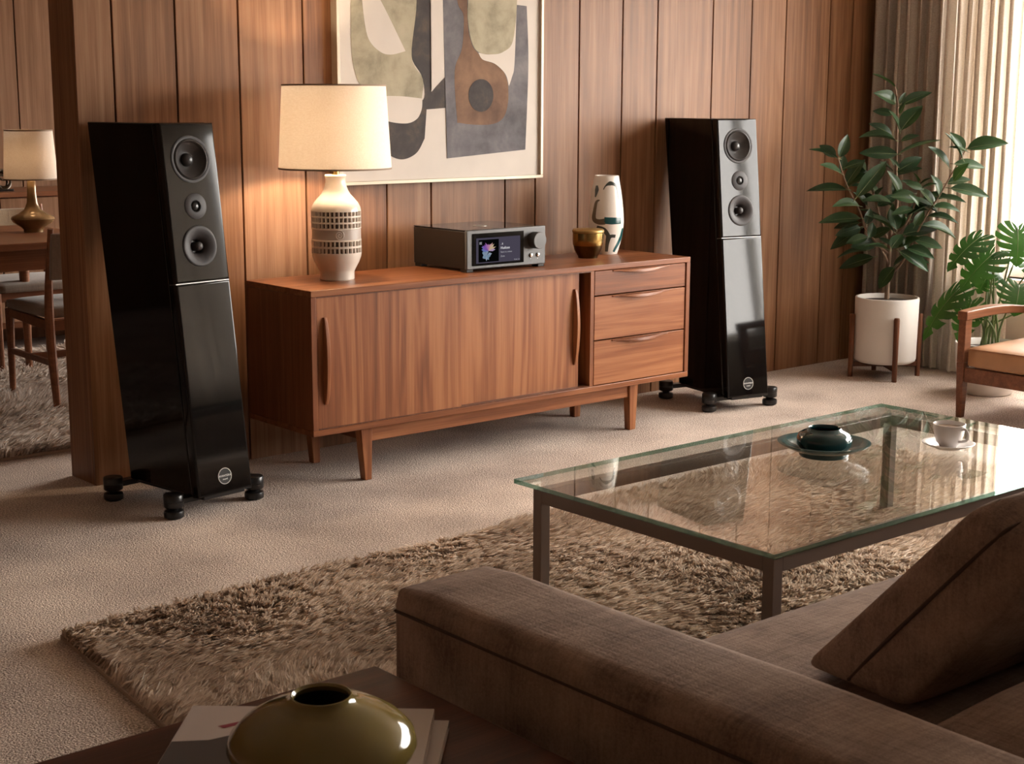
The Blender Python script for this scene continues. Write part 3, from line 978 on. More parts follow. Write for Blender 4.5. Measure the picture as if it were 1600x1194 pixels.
# ================================================================== JAR AND VASE ON THE SIDEBOARD
jar = empty('lidded_jar', (1.533, -0.335, SZT), 'small round brass lidded jar on the sideboard', 'jar')
jc = (1.533, -0.335, SZT)
MB().lathe([(0.0000, 0), (0.0404, 0), (0.0419, 0.0068), (0.0463, 0.0137), (0.0573, 0.0342), (0.0617, 0.0524)], 40, jc).build('foot_bowl', M['brass_dark'], jar, smooth=50)
MB().lathe([(0.0617, 0.0524), (0.0636, 0.0570), (0.0650, 0.0798), (0.0650, 0.1049), (0.0588, 0.1049), (0.0000, 0.1026)], 40, jc).build('body_band', M['brass'], jar, smooth=50)
MB().lathe([(0.0000, 0.1060), (0.0662, 0.1060), (0.0676, 0.1106), (0.0662, 0.1174), (0.0617, 0.1208), (0.0000, 0.1231)], 40, jc).build('lid', M['brass_lid'], jar, smooth=50)


def painted_vase_mat():
    m, nt, b = newmat('painted_white_glaze')
    b.inputs['Base Color'].default_value = (0.72, 0.66, 0.60, 1)
    b.inputs['Roughness'].default_value = 0.17
    return m


VX, VY = 1.718, -0.250
VS = [(0.066, 0.0), (0.069, 0.004), (0.084, 0.040), (0.096, 0.080), (0.1025, 0.115), (0.104, 0.140), (0.1015, 0.180), (0.095, 0.225), (0.086, 0.270), (0.0745, 0.318), (0.071, 0.333)]
VS = [(r*0.735, z) for r, z in VS]
vase = empty('painted_vase', (VX, VY, SZT), 'tall white vase with painted dark green brush shapes', 'vase')
MB().lathe([(0.0, 0.0)]+VS+[(0.050, 0.335), (0.048, 0.331), (0.05, 0.30), (0.058, 0.2), (0.0, 0.05)], 56, (VX, VY, SZT)).build('vase_body', painted_vase_mat(), vase, smooth=50)


def vr(z):
    for (r0, z0), (r1, z1) in zip(VS[:-1], VS[1:]):
        if z0 <= z <= z1: return r0+(r1-r0)*(z-z0)/(z1-z0)
    return VS[-1][0]


va0 = math.atan2(CAM.y-VY, CAM.x-VX)


def brush(pts, widths, mat, n=10):
    """painted stroke wrapped on the vase: pts=(lateral metres to the right, z)"""
    P = bez([(p[0], p[1], 0) for p in pts], n)
    W = []
    m = len(P)
    for i in range(m):
        t = i/(m-1)*(len(widths)-1); k = min(int(t), len(widths)-2)
        W.append(widths[k]*(1-(t-k))+widths[k+1]*(t-k))
    vs = []; fs = []
    for i, p in enumerate(P):
        t = (P[min(i+1, m-1)]-P[max(i-1, 0)]).normalized()
        nrm = Vector((-t.y, t.x, 0))
        for s in (-1, -0.33, 0.33, 1):
            q = p+nrm*W[i]*s
            z = min(max(q.y, 0.002), 0.33)
            r = vr(z)+0.0008
            lat = max(-0.98, min(0.98, q.x/0.0765))
            a = va0+math.asin(lat)
            vs.append((VX+r*math.cos(a), VY+r*math.sin(a), SZT+z))
    for i in range(m-1):
        for j in range(3):
            fs.append((i*4+j, i*4+j+1, (i+1)*4+j+1, (i+1)*4+j))
    return MB().add(vs, fs).build('painted_stroke', mat, vase, smooth=180)


M['stroke_dark'] = plain('grey_green_stroke', (0.055, 0.058, 0.050), 0.25, var=0.3)
M['stroke_teal'] = plain('teal_stroke', (0.012, 0.070, 0.075), 0.2, var=0.3)
M['stroke_ochre'] = plain('khaki_stroke', (0.13, 0.10, 0.065), 0.25, var=0.3)
K = 0.0765/203.0   # sketch unit of the vase drawing


def vs_(cx, cy): return ((cx-588)*K, 0.335*(1085-cy)/(1085-172))


def VP(*l): return [vs_(*p) for p in l]


brush(VP((545, 330), (575, 285), (640, 258), (705, 272), (738, 310), (744, 440)), [0.002, 0.003, 0.009, 0.006, 0.006, 0.003], M['stroke_dark'])
brush(VP((446, 285), (455, 335), (446, 420)), [0.005, 0.010, 0.002], M['stroke_dark'])
brush(VP((505, 450), (466, 475), (452, 580), (452, 670), (500, 700), (575, 695)), [0.002, 0.006, 0.007, 0.009, 0.011, 0.013], M['stroke_ochre'])
brush(VP((565, 682), (650, 688), (755, 690)), [0.014, 0.015, 0.013], M['stroke_teal'])
brush(VP((482, 765), (560, 790), (610, 850), (622, 890)), [0.008, 0.010, 0.009, 0.010], M['stroke_dark'])
brush(VP((622, 875), (606, 960), (600, 1050)), [0.012, 0.009, 0.009], M['stroke_dark'])
brush(VP((618, 885), (655, 866), (705, 868)), [0.011, 0.007, 0.007], M['stroke_dark'])
brush(VP((780, 780), (772, 900), (715, 1055)), [0.003, 0.007, 0.007], M['stroke_teal'])

# ================================================================== FRAMED PRINT
PX0, PX1, PZ0, PZ1 = 0.487, 1.538, 1.034, 2.16
art = empty('framed_print', ((PX0+PX1)/2, -0.02, PZ0), 'large framed abstract print of rounded olive, slate and brown shapes', 'picture')
fw, fd = 0.014, 0.042
MB().box(PX0, PX1, -fd, -0.002, PZ0, PZ0+fw).build('frame_rail', M['picture_frame'], art, bevel=0.0015)
MB().box(PX0, PX1, -fd, -0.002, PZ1-fw, PZ1).build('frame_rail', M['picture_frame'], art, bevel=0.0015)
MB().box(PX0, PX0+fw, -fd, -0.002, PZ0+fw, PZ1-fw).build('frame_stile', M['picture_frame'], art, bevel=0.0015)
MB().box(PX1-fw, PX1, -fd, -0.002, PZ0+fw, PZ1-fw).build('frame_stile', M['picture_frame'], art, bevel=0.0015)
YP = -0.028
MB().box(PX0+fw, PX1-fw, YP, -0.004, PZ0+fw, PZ1-fw).build('paper', M['paper'], art, smooth=0)
# outlines of the printed shapes (x, z in metres on the wall)
A1 = [(0.878, 1.935), (0.85, 1.626), (0.85, 1.526), (0.901, 1.452), (0.904, 1.363), (0.793, 1.375), (0.707, 1.375), (0.659, 1.276), (0.658, 1.189), (0.735, 1.146), (0.802, 1.129), (0.87, 1.153), (0.911, 1.21), (0.922, 1.325), (1.018, 1.331), (1.015, 1.453), (0.945, 1.395), (0.944, 1.939)]
A2 = [(0.565, 1.962), (0.562, 1.737), (0.562, 1.557), (0.574, 1.478), (0.601, 1.418), (0.661, 1.372), (0.785, 1.377), (0.898, 1.368), (0.904, 1.445), (0.849, 1.532), (0.876, 1.751), (0.847, 1.951)]
A3 = [(0.617, 1.775), (0.62, 1.691), (0.642, 1.595), (0.695, 1.548), (0.748, 1.537), (0.819, 1.552), (0.701, 1.743), (0.646, 1.795)]
A4 = [(0.699, 1.37), (0.785, 1.377), (0.9, 1.368), (0.896, 1.325), (0.871, 1.287), (0.815, 1.27), (0.721, 1.282), (0.691, 1.313)]
A5 = [(1.0, 1.961), (1.025, 1.128), (1.446, 1.156), (1.461, 1.512), (1.45, 1.751), (1.394, 1.754), (1.204, 1.974)]
A6 = [(1.063, 1.965), (1.079, 1.759), (1.112, 1.697), (1.103, 1.57), (1.065, 1.479), (1.076, 1.293), (1.095, 1.27), (1.238, 1.262), (1.317, 1.285), (1.347, 1.345), (1.347, 1.431), (1.316, 1.49), (1.273, 1.512), (1.212, 1.527), (1.187, 1.552), (1.153, 1.59), (1.132, 1.692), (1.137, 1.97)]
A7 = [(1.189, 1.554), (1.247, 1.548), (1.325, 1.562), (1.373, 1.609), (1.393, 1.721), (1.383, 1.511), (1.369, 1.457), (1.353, 1.421), (1.334, 1.47), (1.277, 1.511), (1.212, 1.527)]
A8 = [(1.141, 1.907), (1.135, 1.762), (1.132, 1.692), (1.153, 1.597), (1.191, 1.556), (1.264, 1.549), (1.325, 1.562), (1.375, 1.609), (1.396, 1.773), (1.389, 1.922)]
A9 = [(1.268, 1.382), (1.259, 1.349), (1.235, 1.324), (1.202, 1.315), (1.169, 1.324), (1.145, 1.348), (1.136, 1.381), (1.145, 1.415), (1.169, 1.439), (1.202, 1.448), (1.235, 1.44), (1.259, 1.416)]
A10 = [(0.945, 1.927), (0.945, 1.395), (1.011, 1.458), (1.0, 1.93)]
_layer = [0]


def shape(pts, mat, corner=(), n=6):
    q = closed_cr(pts, n, corner)
    _layer[0] += 1
    y = YP-0.0005-0.0004*_layer[0]
    c = bpy.data.curves.new('s', 'CURVE'); c.dimensions = '2D'; c.fill_mode = 'BOTH'
    sp = c.splines.new('POLY'); sp.points.add(len(q)-1); sp.use_cyclic_u = True
    off = chain_loc(art)
    for p, (a, b) in zip(sp.points, q): p.co = (a-off.x, b-off.z, 0, 1)
    c.extrude = 0.0002
    me = mesh_from_curve(c)
    me.transform(Matrix.Rotation(PI/2, 4, 'X'))
    me.transform(Matrix.Translation((0, y-off.y, 0)))
    me.materials.clear(); me.materials.append(mat)
    o = bpy.data.objects.new('printed_shape', me); COL.objects.link(o); o.parent = art
    return o


shape(A1, M['art_dark'], (0, 5, 6, 12, 13, 14, 15, 16, 17))
shape(A2, M['art_olive'], (0, 7, 11))
shape(A3, M['paper'], (5,))
shape(A4, M['paper'], (2,))
shape(A5, M['art_slate'], (0, 1, 2, 4, 5, 6))
shape(A6, M['art_brown'], (0, 17))
shape(A7, M['paper'], (0, 4, 7))
shape(A8, M['art_olive'], (0, 9))
shape(A9, M['art_dark'])
shape(A10, M['paper'], (0, 1, 2, 3))

# ================================================================== FLOORSTANDING SPEAKERS
ALF = math.atan(0.148/1.22)
ZB, ZT = 0.066, 1.286


def yfr(z): return -0.227+0.148*(z-ZB)/1.22
def ybk(z): return 0.160+0.171*(z-ZB)/1.22
def hw(z): return 0.111-0.004*(z-ZB)/1.22


spk = empty('floor_speaker', (0, 0, 0), 'glossy black slanted tower speaker left of the sideboard by the wall end', 'speaker', 'tower speakers flanking the sideboard')
BT = 0.040   # baffle depth
z0, z1 = ZB+0.004, ZT
MB().hexa([(-hw(z0), yfr(z0)+BT+0.0015), (hw(z0), yfr(z0)+BT+0.0015), (hw(z0), ybk(z0)), (-hw(z0), ybk(z0))], z0,
          [(-hw(z1), yfr(z1)+BT+0.0015), (hw(z1), yfr(z1)+BT+0.0015), (hw(z1), ybk(z1)), (-hw(z1), ybk(z1))], z1).build('cabinet', M['gloss_black'], spk, bevel=0.004, seg=3)
BM = Matrix.Translation((0, yfr(ZB), ZB)) @ Matrix.Rotation(PI/2-ALF, 4, 'X')   # local: X right, Y up the slope, Z outwards
def sl(z): return (z-ZB)/math.cos(ALF)


def baffle(za, zb2, holes):
    c = bpy.data.curves.new('b', 'CURVE'); c.dimensions = '2D'; c.fill_mode = 'BOTH'
    bv = 0.007
    o_ = [(-hw(za)+bv, sl(za)+bv), (hw(za)-bv, sl(za)+bv), (hw(zb2)-bv, sl(zb2)-bv), (-hw(zb2)+bv, sl(zb2)-bv)]
    sp = c.splines.new('POLY'); sp.points.add(3); sp.use_cyclic_u = True
    for p, q in zip(sp.points, o_): p.co = (q[0], q[1], 0, 1)
    for (zc, r) in holes:
        n = 48
        sp = c.splines.new('POLY'); sp.points.add(n-1); sp.use_cyclic_u = True
        for i, p in enumerate(sp.points):
            a = -2*PI*i/n
            p.co = ((r+bv)*math.cos(a), sl(zc)+(r+bv)*math.sin(a), 0, 1)
    c.extrude = BT/2-bv; c.bevel_depth = bv; c.bevel_resolution = 3
    me = mesh_from_curve(c)
    me.transform(Matrix.Translation((0, 0, -BT/2)))
    me.transform(BM)
    me.materials.clear(); me.materials.append(M['gloss_black'])
    me.shade_smooth(); me.set_sharp_from_angle(angle=math.radians(35))
    o = bpy.data.objects.new('front_baffle', me); COL.objects.link(o); o.parent = spk
    return o


DRV = [(1.168, 0.0775), (1.016, 0.043), (0.886, 0.068)]
bu = baffle(0.7690, ZT, [(z, r-0.008) for z, r in DRV])
bl = baffle(ZB, 0.7675, [])
mb = MB()
mb.box(-hw(0.77)+0.001, hw(0.77)-0.001, sl(0.7675)-0.001, sl(0.7690)+0.001, -BT+0.002, -0.004)
seam = mb.build('seam_strip', plain('seam_grey_metal', (0.22, 0.21, 0.20), 0.35, metal=1.0), spk); seam.data.transform(BM)


def lathe_on_baffle(name, prof, zc, mat, parent, n=48):
    o = MB().lathe(prof, n, caps=False).build(name, mat, parent, smooth=40, world_coords=False)
    o.data.transform(BM @ Matrix.Translation((0, sl(zc), 0)))
    return o


# bass driver
z, r = DRV[0]
w = lathe_on_baffle('woofer', [(r-0.010, -0.004), (r-0.010, 0.002), (r-0.004, 0.0035), (r, 0.002), (r, -0.002)], z, M['driver'], spk)
lathe_on_baffle('surround', [(r-0.009, 0.000), (r-0.012, 0.004), (r-0.016, 0.0055), (r-0.020, 0.003), (r-0.022, -0.002)], z, M['rubber'], w)
lathe_on_baffle('cone', [(r-0.0215, -0.001), (0.045, -0.010), (0.034, -0.017), (0.022, -0.022), (0.0, -0.023)], z, M['cone'], w)
lathe_on_baffle('dust_cap', [(0.0225, -0.0225), (0.021, -0.014), (0.016, -0.008), (0.009, -0.0045), (0.0, -0.0035)], z, M['rubber'], w)
# tweeter
z, r = DRV[1]
w = lathe_on_baffle('tweeter', [(r, -0.003), (r, 0.0015), (r-0.0015, 0.0025), (0.0200, 0.0025), (0.0185, 0.0005), (0.0165, -0.006), (0.016, -0.010)], z, M['driver'], spk)
lathe_on_baffle('trim_ring', [(0.0200, 0.0000), (0.0185, 0.0025), (0.0165, 0.0005), (0.0165, -0.004)], z, M['satin_black'], w)
lathe_on_baffle('dome', [(0.0165, -0.009), (0.0155, -0.003), (0.012, 0.001), (0.007, 0.003), (0.0, 0.0038)], z, M['satin_black'], w)
# midrange with horn-like cone and phase plug
z, r = DRV[2]
w = lathe_on_baffle('midrange', [(r, -0.003), (r, 0.002), (r-0.002, 0.0035), (r-0.008, 0.0035), (0.050, 0.0015), (0.040, -0.002), (0.032, -0.007), (0.026, -0.014), (0.022, -0.024), (0.020, -0.034)], z, M['driver'], spk)
lathe_on_baffle('throat', [(0.021, -0.034), (0.0, -0.035)], z, M['rubber'], w)
lathe_on_baffle('phase_plug', [(0.0145, -0.034), (0.0145, -0.004), (0.0125, 0.001), (0.008, 0.0035), (0.0, 0.0045)], z, M['driver'], w)
# round badge
zc = 0.122
bd = lathe_on_baffle('badge', [(0.0265, 0.0), (0.0265, 0.0012), (0.0, 0.0012)], zc, plain('badge_black', (0.006, 0.006, 0.006), 0.3), spk)
lathe_on_baffle('badge_ring', [(0.0275, 0.0), (0.0275, 0.002), (0.0255, 0.002), (0.0255, 0.0005)], zc, M['silver'], bd)
text_obj('badge_text', 'AVANTERA', 0.0098, M['white_print'], bd, BM @ Matrix.Translation((0, sl(zc)+0.001, 0.0015)), 0.0002)
text_obj('badge_text', 'sound', 0.0085, M['white_print'], bd, BM @ Matrix.Translation((0, sl(zc)-0.010, 0.0015)), 0.0002)
# outrigger bars and feet
FX, FYF, FYB = 0.168, -0.163, 0.182
for yy in (FYF, FYB):
    mb = MB()
    yc = yy
    mb.hexa([(-FX, yc-0.020), (FX, yc-0.020), (FX, yc+0.020), (-FX, yc+0.020)], 0.047, [(-FX, yc-0.020), (FX, yc-0.020), (FX, yc+0.020), (-FX, yc+0.020)], 0.066)
    mb.build('outrigger_bar', M['satin_black'], spk, bevel=0.003)
MB().box(-0.085, 0.085, FYF-0.055, FYB+0.0, 0.052, 0.070).build('base_plate', M['satin_black'], spk, bevel=0.003)
for sx in (-1, 1):
    for yy in (FYF, FYB):
        c = (sx*FX, yy, 0)
        f_ = MB().lathe([(0.0, 0.0), (0.024, 0.0), (0.033, 0.006), (0.034, 0.018), (0.032, 0.026), (0.022, 0.030), (0.0, 0.030)], 28, c).build('foot', M['satin_black'], spk, smooth=45)
        MB().lathe([(0.0, 0.030), (0.016, 0.030), (0.018, 0.036), (0.030, 0.038), (0.033, 0.041), (0.033, 0.057), (0.0315, 0.058), (0.0315, 0.0595), (0.033, 0.0605), (0.033, 0.080), (0.030, 0.083), (0.0, 0.0835)], 28, c).build('foot_cap', M['satin_black'], f_, smooth=45)
spk2 = copy_tree(spk)
spk.location = (-0.395, -0.376, 0); spk.rotation_euler = (0, 0, 0.143)
spk2.location = (2.334, -0.370, 0); spk2.rotation_euler = (0, 0, -0.212)
spk2['label'] = 'glossy black slanted tower speaker right of the sideboard, toward the plants'

# ================================================================== GLASS COFFEE TABLE
GX0, GX1, GY0, GY1, GZ = -0.262, 1.36, -2.868, -1.968, 0.362
ct = empty('coffee_table', ((GX0+GX1)/2, (GY0+GY1)/2, 0), 'low rectangular glass coffee table on a bronze square-tube frame', 'table')
mb = MB()
x0, x1, y0, y1, z0, z1 = GX0, GX1, GY0, GY1, GZ-0.012, GZ
b_ = 0.0015
mb.box(x0, x1, y0, y1, z0, z1)
mb.m = [0, 0, 1, 1, 1, 1]
mb.build('glass_top', [M['glass'], M['glass_edge']], ct, smooth=0)
FX0, FX1, FY0_, FY1_ = GX0+0.006, GX1-0.052, GY0+0.006, GY1-0.072
tb = 0.032; zt = GZ-0.0125; zl = zt-0.036
for y in (FY0_, FY1_-tb):
    MB().box(FX0+tb, FX1-tb, y, y+tb, zl, zt).build('rail', M['bronze_steel'], ct, bevel=0.0015)
for x in (FX0, FX1-tb):
    MB().box(x, x+tb, FY0_+tb, FY1_-tb, zl, zt).build('rail', M['bronze_steel'], ct, bevel=0.0015)
for x in (FX0, FX1-tb):
    for y in (FY0_, FY1_-tb):
        MB().box(x, x+tb, y, y+tb, 0.012, zt).build('leg', M['bronze_steel'], ct, bevel=0.0015)

# teal dish with a round pot
BC = (0.60, -2.325, GZ)
dish = empty('teal_plate', BC, 'shallow teal glazed dish on the glass coffee table', 'plate')
MB().lathe([(0.0, 0.0), (0.068, 0.0), (0.070, 0.005), (0.068, 0.010), (0.100, 0.022), (0.129, 0.037), (0.132, 0.041), (0.127, 0.042), (0.098, 0.029), (0.066, 0.016), (0.0, 0.0125)], 56, BC).build('dish', M['teal_plate'], dish, smooth=50)
pc = (BC[0], BC[1], GZ+0.0165)
pot = empty('teal_pot', pc, 'squat dark teal glazed pot standing on the teal dish', 'pot')
MB().lathe([(0.0, 0.0), (0.062, 0.0), (0.069, 0.005), (0.0775, 0.018), (0.0785, 0.034), (0.073, 0.047), (0.060, 0.055), (0.050, 0.058), (0.047, 0.064), (0.0455, 0.065), (0.0435, 0.062), (0.044, 0.054), (0.055, 0.049), (0.066, 0.038), (0.068, 0.022), (0.055, 0.008), (0.0, 0.006)], 56, pc).build('pot_body', M['teal'], pot, smooth=50)
# cup and saucer
SC = (0.955, -2.500, GZ)
sau = empty('saucer', SC, 'white porcelain saucer under the coffee cup', 'saucer')
MB().lathe([(0.0, 0.0), (0.036, 0.0), (0.038, 0.003), (0.058, 0.009), (0.0745, 0.016), (0.0755, 0.018), (0.073, 0.0185), (0.055, 0.012), (0.034, 0.006), (0.0, 0.005)], 48, SC).build('saucer_dish', M['porcelain'], sau, smooth=50)
cc_ = (SC[0], SC[1], GZ+0.0052)
cup = empty('coffee_cup', cc_, 'white porcelain cup of milky coffee on a saucer', 'cup')
MB().lathe([(0.0, 0.0), (0.024, 0.0), (0.026, 0.004), (0.034, 0.014), (0.041, 0.035), (0.0455, 0.060), (0.047, 0.068), (0.0455, 0.0685), (0.043, 0.060), (0.038, 0.034), (0.028, 0.012), (0.0, 0.008)], 48, cc_).build('cup_body', M['porcelain'], cup, smooth=50)
MB().lathe([(0.0, 0.0), (0.042, 0.0)], 40, (cc_[0], cc_[1], cc_[2]+0.058), caps=False).build('coffee', M['coffee'], cup)
ha = math.atan2(CAM.y-cc_[1], CAM.x-cc_[0])+0.95
hd = Vector((math.cos(ha), math.sin(ha), 0))
c0 = Vector(cc_)
MB().tube(bez([c0+hd*0.041+Vector((0, 0, 0.056)), c0+hd*0.056+Vector((0, 0, 0.060)), c0+hd*0.066+Vector((0, 0, 0.046)), c0+hd*0.060+Vector((0, 0, 0.027)), c0+hd*0.035+Vector((0, 0, 0.020))], 6), 0.0042, 10).build('handle', M['porcelain'], cup)

# ================================================================== SOFA
SO = empty('sofa', (0.1, -3.75, 0), 'brown taupe upholstered sofa with a broad flat arm and low back', 'sofa')
AXL, AXR, AYE, AZT = -1.436, -1.218, -3.030, 0.580
SYB_ = -4.32


def cushion_mesh(x0, x1, y0, y1, z0, z1, bev, puff=(0, 0, 0), nseg=10, seedv=0, wr=0.0):
    """rounded, slightly puffed upholstery block; returns MB."""
    rnd = random.Random(seedv)
    bm = bmesh.new()
    bmesh.ops.create_cube(bm, size=1.0)
    bmesh.ops.subdivide_edges(bm, edges=bm.edges[:], cuts=nseg, use_grid_fill=True)
    cx, cy, cz = (x0+x1)/2, (y0+y1)/2, (z0+z1)/2
    hx, hy, hz = (x1-x0)/2, (y1-y0)/2, (z1-z0)/2
    mb = MB()
    vs = []
    for v in bm.verts:
        p = Vector((v.co.x*2*hx, v.co.y*2*hy, v.co.z*2*hz))
        # round the edges
        q = Vector((max(-hx+bev, min(hx-bev, p.x)), max(-hy+bev, min(hy-bev, p.y)), max(-hz+bev, min(hz-bev, p.z))))
        d = p-q
        if d.length > 1e-9:
            d = d.normalized()*bev
        p = q+d
        u, v_, w_ = v.co.x*2, v.co.y*2, v.co.z*2
        p.x += puff[0]*(1 if u > 0 else -1)*(1-v_*v_)*(1-w_*w_)*abs(u)
        p.y += puff[1]*(1 if v_ > 0 else -1)*(1-u*u)*(1-w_*w_)*abs(v_)
        p.z += puff[2]*(1 if w_ > 0 else -1)*(1-u*u)*(1-v_*v_)*abs(w_)
        if wr:
            p += Vector((math.sin(9*p.y+7*p.z+seedv), math.sin(8*p.x-6*p.z+seedv), math.sin(7*p.x+8*p.y+seedv)))*wr
        vs.append((cx+p.x, cy+p.y, cz+p.z))
    bm.verts.index_update()
    fs = [tuple(v.index for v in f.verts) for f in bm.faces]
    bm.free()
    mb.add(vs, fs)
    return mb


def seam_line(pts, parent, r=0.0028, name='seam'):
    return MB().tube(pts, r, 6).build(name, M['sofa_seam'], parent)


arm = cushion_mesh(AXL, AXR, SYB_, AYE, 0.09, AZT, 0.026, (0.004, 0.004, 0.006), 14, 1, 0.0015).build('arm', M['sofa'], SO, smooth=180)
seam_line([(AXL-0.002, SYB_+0.03, AZT-0.040), (AXL-0.002, -3.6, AZT-0.040), (AXL-0.001, AYE-0.02, AZT-0.040)], arm, 0.0026)
cushion_mesh(1.25, 1.47, SYB_, AYE, 0.09, AZT, 0.026, (0.004, 0.004, 0.006), 14, 3, 0.0015).build('arm', M['sofa'], SO, smooth=180)
cushion_mesh(AXR+0.002, 1.248, SYB_+0.05, -3.20, 0.09, 0.255, 0.02, (0, 0.003, 0), 8, 5).build('seat_base', M['sofa'], SO, smooth=180)
sc1 = cushion_mesh(AXR+0.006, 0.012, -3.86, -3.185, 0.258, 0.402, 0.03, (0.002, 0.008, 0.012), 12, 7, 0.0012).build('seat_cushion', M['sofa'], SO, smooth=180)
sc2 = cushion_mesh(0.018, 1.244, -3.86, -3.185, 0.258, 0.402, 0.03, (0.002, 0.008, 0.012), 12, 9, 0.0012).build('seat_cushion', M['sofa'], SO, smooth=180)
cushion_mesh(-1.165, 1.20, SYB_, -3.875, 0.255, 0.552, 0.028, (0.0, 0.004, 0.006), 14, 11, 0.001).build('backrest', M['sofa'], SO, smooth=180)
for xx in (AXL+0.05, 1.40):
    for yy in (-3.42, SYB_+0.08):
        MB().lathe([(0.0, 0.0), (0.018, 0.0), (0.026, 0.092), (0.0, 0.092)], 16, (xx, yy, 0)).build('leg', M['teak_dark'], SO)

# loose back cushions leaning over the low backrest
def back_cushion(xa, xb, label, seedv):
    root = empty('back_cushion', ((xa+xb)/2, -3.430, 0.4165), label, 'cushion', 'loose back cushions on the sofa')
    root.rotation_euler = (0, 0, math.radians(-1.5))
    h = 0.365
    w2 = (xb-xa)/2

    def slump(p):     # leans back over the low sofa back, bottom spread flat on the seat
        x, y, z = p
        q = z/h
        th = 0.24-0.085*q
        return (x, y/0.24*th-0.335*q, max(0.0, z-0.05*q*(-y/0.24)-0.012))
    m_ = cushion_mesh(-w2, w2, -0.24, 0.0, 0.0, h, 0.034, (0.012, 0.024, 0.020), 14, seedv, 0.0035)
    zl = min(p[2] for p in m_.v)
    m_.v = [slump((p[0], p[1], p[2]-zl)) for p in m_.v]
    o = m_.build('cushion_body', M['sofa'], root, smooth=180, world_coords=False)
    yy = -0.105
    pts = [(-w2+0.004, yy, 0.035), (-w2-0.009, yy, h*0.35), (-w2-0.011, yy, h*0.55), (-w2-0.003, yy, h-0.020), (-w2+0.022, yy, h+0.010), (-w2+0.12, yy, h+0.020), (0, yy, h+0.032), (w2-0.12, yy, h+0.020), (w2-0.022, yy, h+0.010), (w2+0.003, yy, h-0.020), (w2+0.011, yy, h*0.5), (w2-0.004, yy, 0.035)]
    MB().tube([Vector(slump(p)) for p in bez(pts, 6)], 0.0030, 6).build('piping', M['sofa_seam'], o, world_coords=False)
    return root


back_cushion(-0.90, -0.14, 'brown back cushion leaning at the arm end of the sofa', 21)
back_cushion(-0.08, 0.66, 'brown back cushion farther along the sofa', 23)

# ================================================================== SIDE TABLE, BOOK, VASE (foreground)
TX0, TX1, TY0, TY1, TZ = -2.16, -1.512, -3.80, -3.100, 0.480
st = empty('side_table', ((TX0+TX1)/2, (TY0+TY1)/2, 0), 'dark mahogany side table beside the sofa arm in the foreground', 'table')
MB().box(TX0, TX1, TY0, TY1, TZ-0.026, TZ).build('table_top', M['mahogany_x'], st, bevel=0.004, seg=3)
MB().box(TX0+0.06, TX1-0.06, TY0+0.06, TY1-0.06, TZ-0.085, TZ-0.026).build('apron', M['mahogany_x'], st, bevel=0.002)
for xx in (TX0+0.07, TX1-0.07):
    for yy in (TY0+0.07, TY1-0.07):
        MB().lathe([(0.0, 0.0), (0.013, 0.0), (0.022, TZ-0.085), (0.0, TZ-0.085)], 16, (xx, yy, 0)).build('leg', M['mahogany_x'], st)


def book(name, c, ang, w, d, z0, h, label, covercol):
    root = empty(name, (c[0], c[1], z0), label, 'book')
    root.rotation_euler = (0, 0, ang)
    MB().box(-w/2+0.003, w/2-0.003, -d/2+0.003, d/2-0.002, 0.003, h-0.003).build('pages', M['paper'], root, smooth=0, world_coords=False)
    MB().box(-w/2, w/2, -d/2, d/2, 0, 0.003).build('cover', covercol, root, smooth=0, world_coords=False)
    cv = MB().box(-w/2, w/2, -d/2, d/2, h-0.003, h).build('cover', covercol, root, smooth=0, world_coords=False)
    MB().box(-w/2, w/2, d/2-0.002, d/2+0.001, 0.003, h-0.003).build('spine', covercol, root, smooth=0, world_coords=False)
    return root, cv


BA = math.radians(-42)
bcv = plain('pale_book_cover', (0.46, 0.38, 0.335), 0.45)
# top-left corner of the book sits near the table's far edge
tl_ = Vector((-1.845, -3.122, 0)); ux = Vector((math.cos(BA), math.sin(BA), 0)); uy = Vector((math.sin(BA), -math.cos(BA), 0))
BW, BD = 0.345, 0.30
bcen = tl_+ux*BW/2+uy*BD/2
book('art_book', (bcen.x+0.012, bcen.y-0.014), BA-0.03, BW-0.002, BD, TZ, 0.014, 'thin pale book underneath the other book on the side table', bcv)
bk, cv = book('art_book', (bcen.x, bcen.y), BA, BW, BD, TZ+0.014, 0.014, 'pale book with black and red cover print under the olive vase', bcv)
hb = 0.014
def bflat(name, pts, mat, lift):
    n = len(pts); z = hb+lift
    vs = [(a, b, z) for a, b in pts]+[(a, b, z-0.0003) for a, b in pts]
    fs = [tuple(range(n)), tuple(reversed(range(n, 2*n)))]+[(i, (i+1) % n, n+(i+1) % n, n+i) for i in range(n)]
    return MB().add(vs, fs).build(name, mat, cv, smooth=0, world_coords=False)


ink = plain('book_black_ink', (0.022, 0.016, 0.016), 0.5); red = plain('book_crimson_ink', (0.24, 0.012, 0.035), 0.5); coral = plain('book_coral_ink', (0.36, 0.085, 0.055), 0.5)
X_, Y_ = -BW/2, BD/2
bflat('printed_shape', [(X_+0.001, Y_-0.125), (X_+0.05, Y_-0.118), (X_+0.10, Y_-0.085), (X_+0.18, Y_-0.09), (X_+0.22, Y_-0.20), (X_+0.16, Y_-0.28), (X_+0.001, Y_-0.29)], ink, 0.0004)
bflat('printed_shape', [(X_+0.052, Y_-0.072), (X_+0.062, Y_-0.078), (X_+0.10, Y_-0.052), (X_+0.125, Y_-0.034), (X_+0.12, Y_-0.030), (X_+0.09, Y_-0.048)], red, 0.0006)
bflat('printed_shape', [(X_+0.085, Y_-0.115), (X_+0.115, Y_-0.085), (X_+0.13, Y_-0.09), (X_+0.13, Y_-0.13), (X_+0.10, Y_-0.14)], coral, 0.0008)

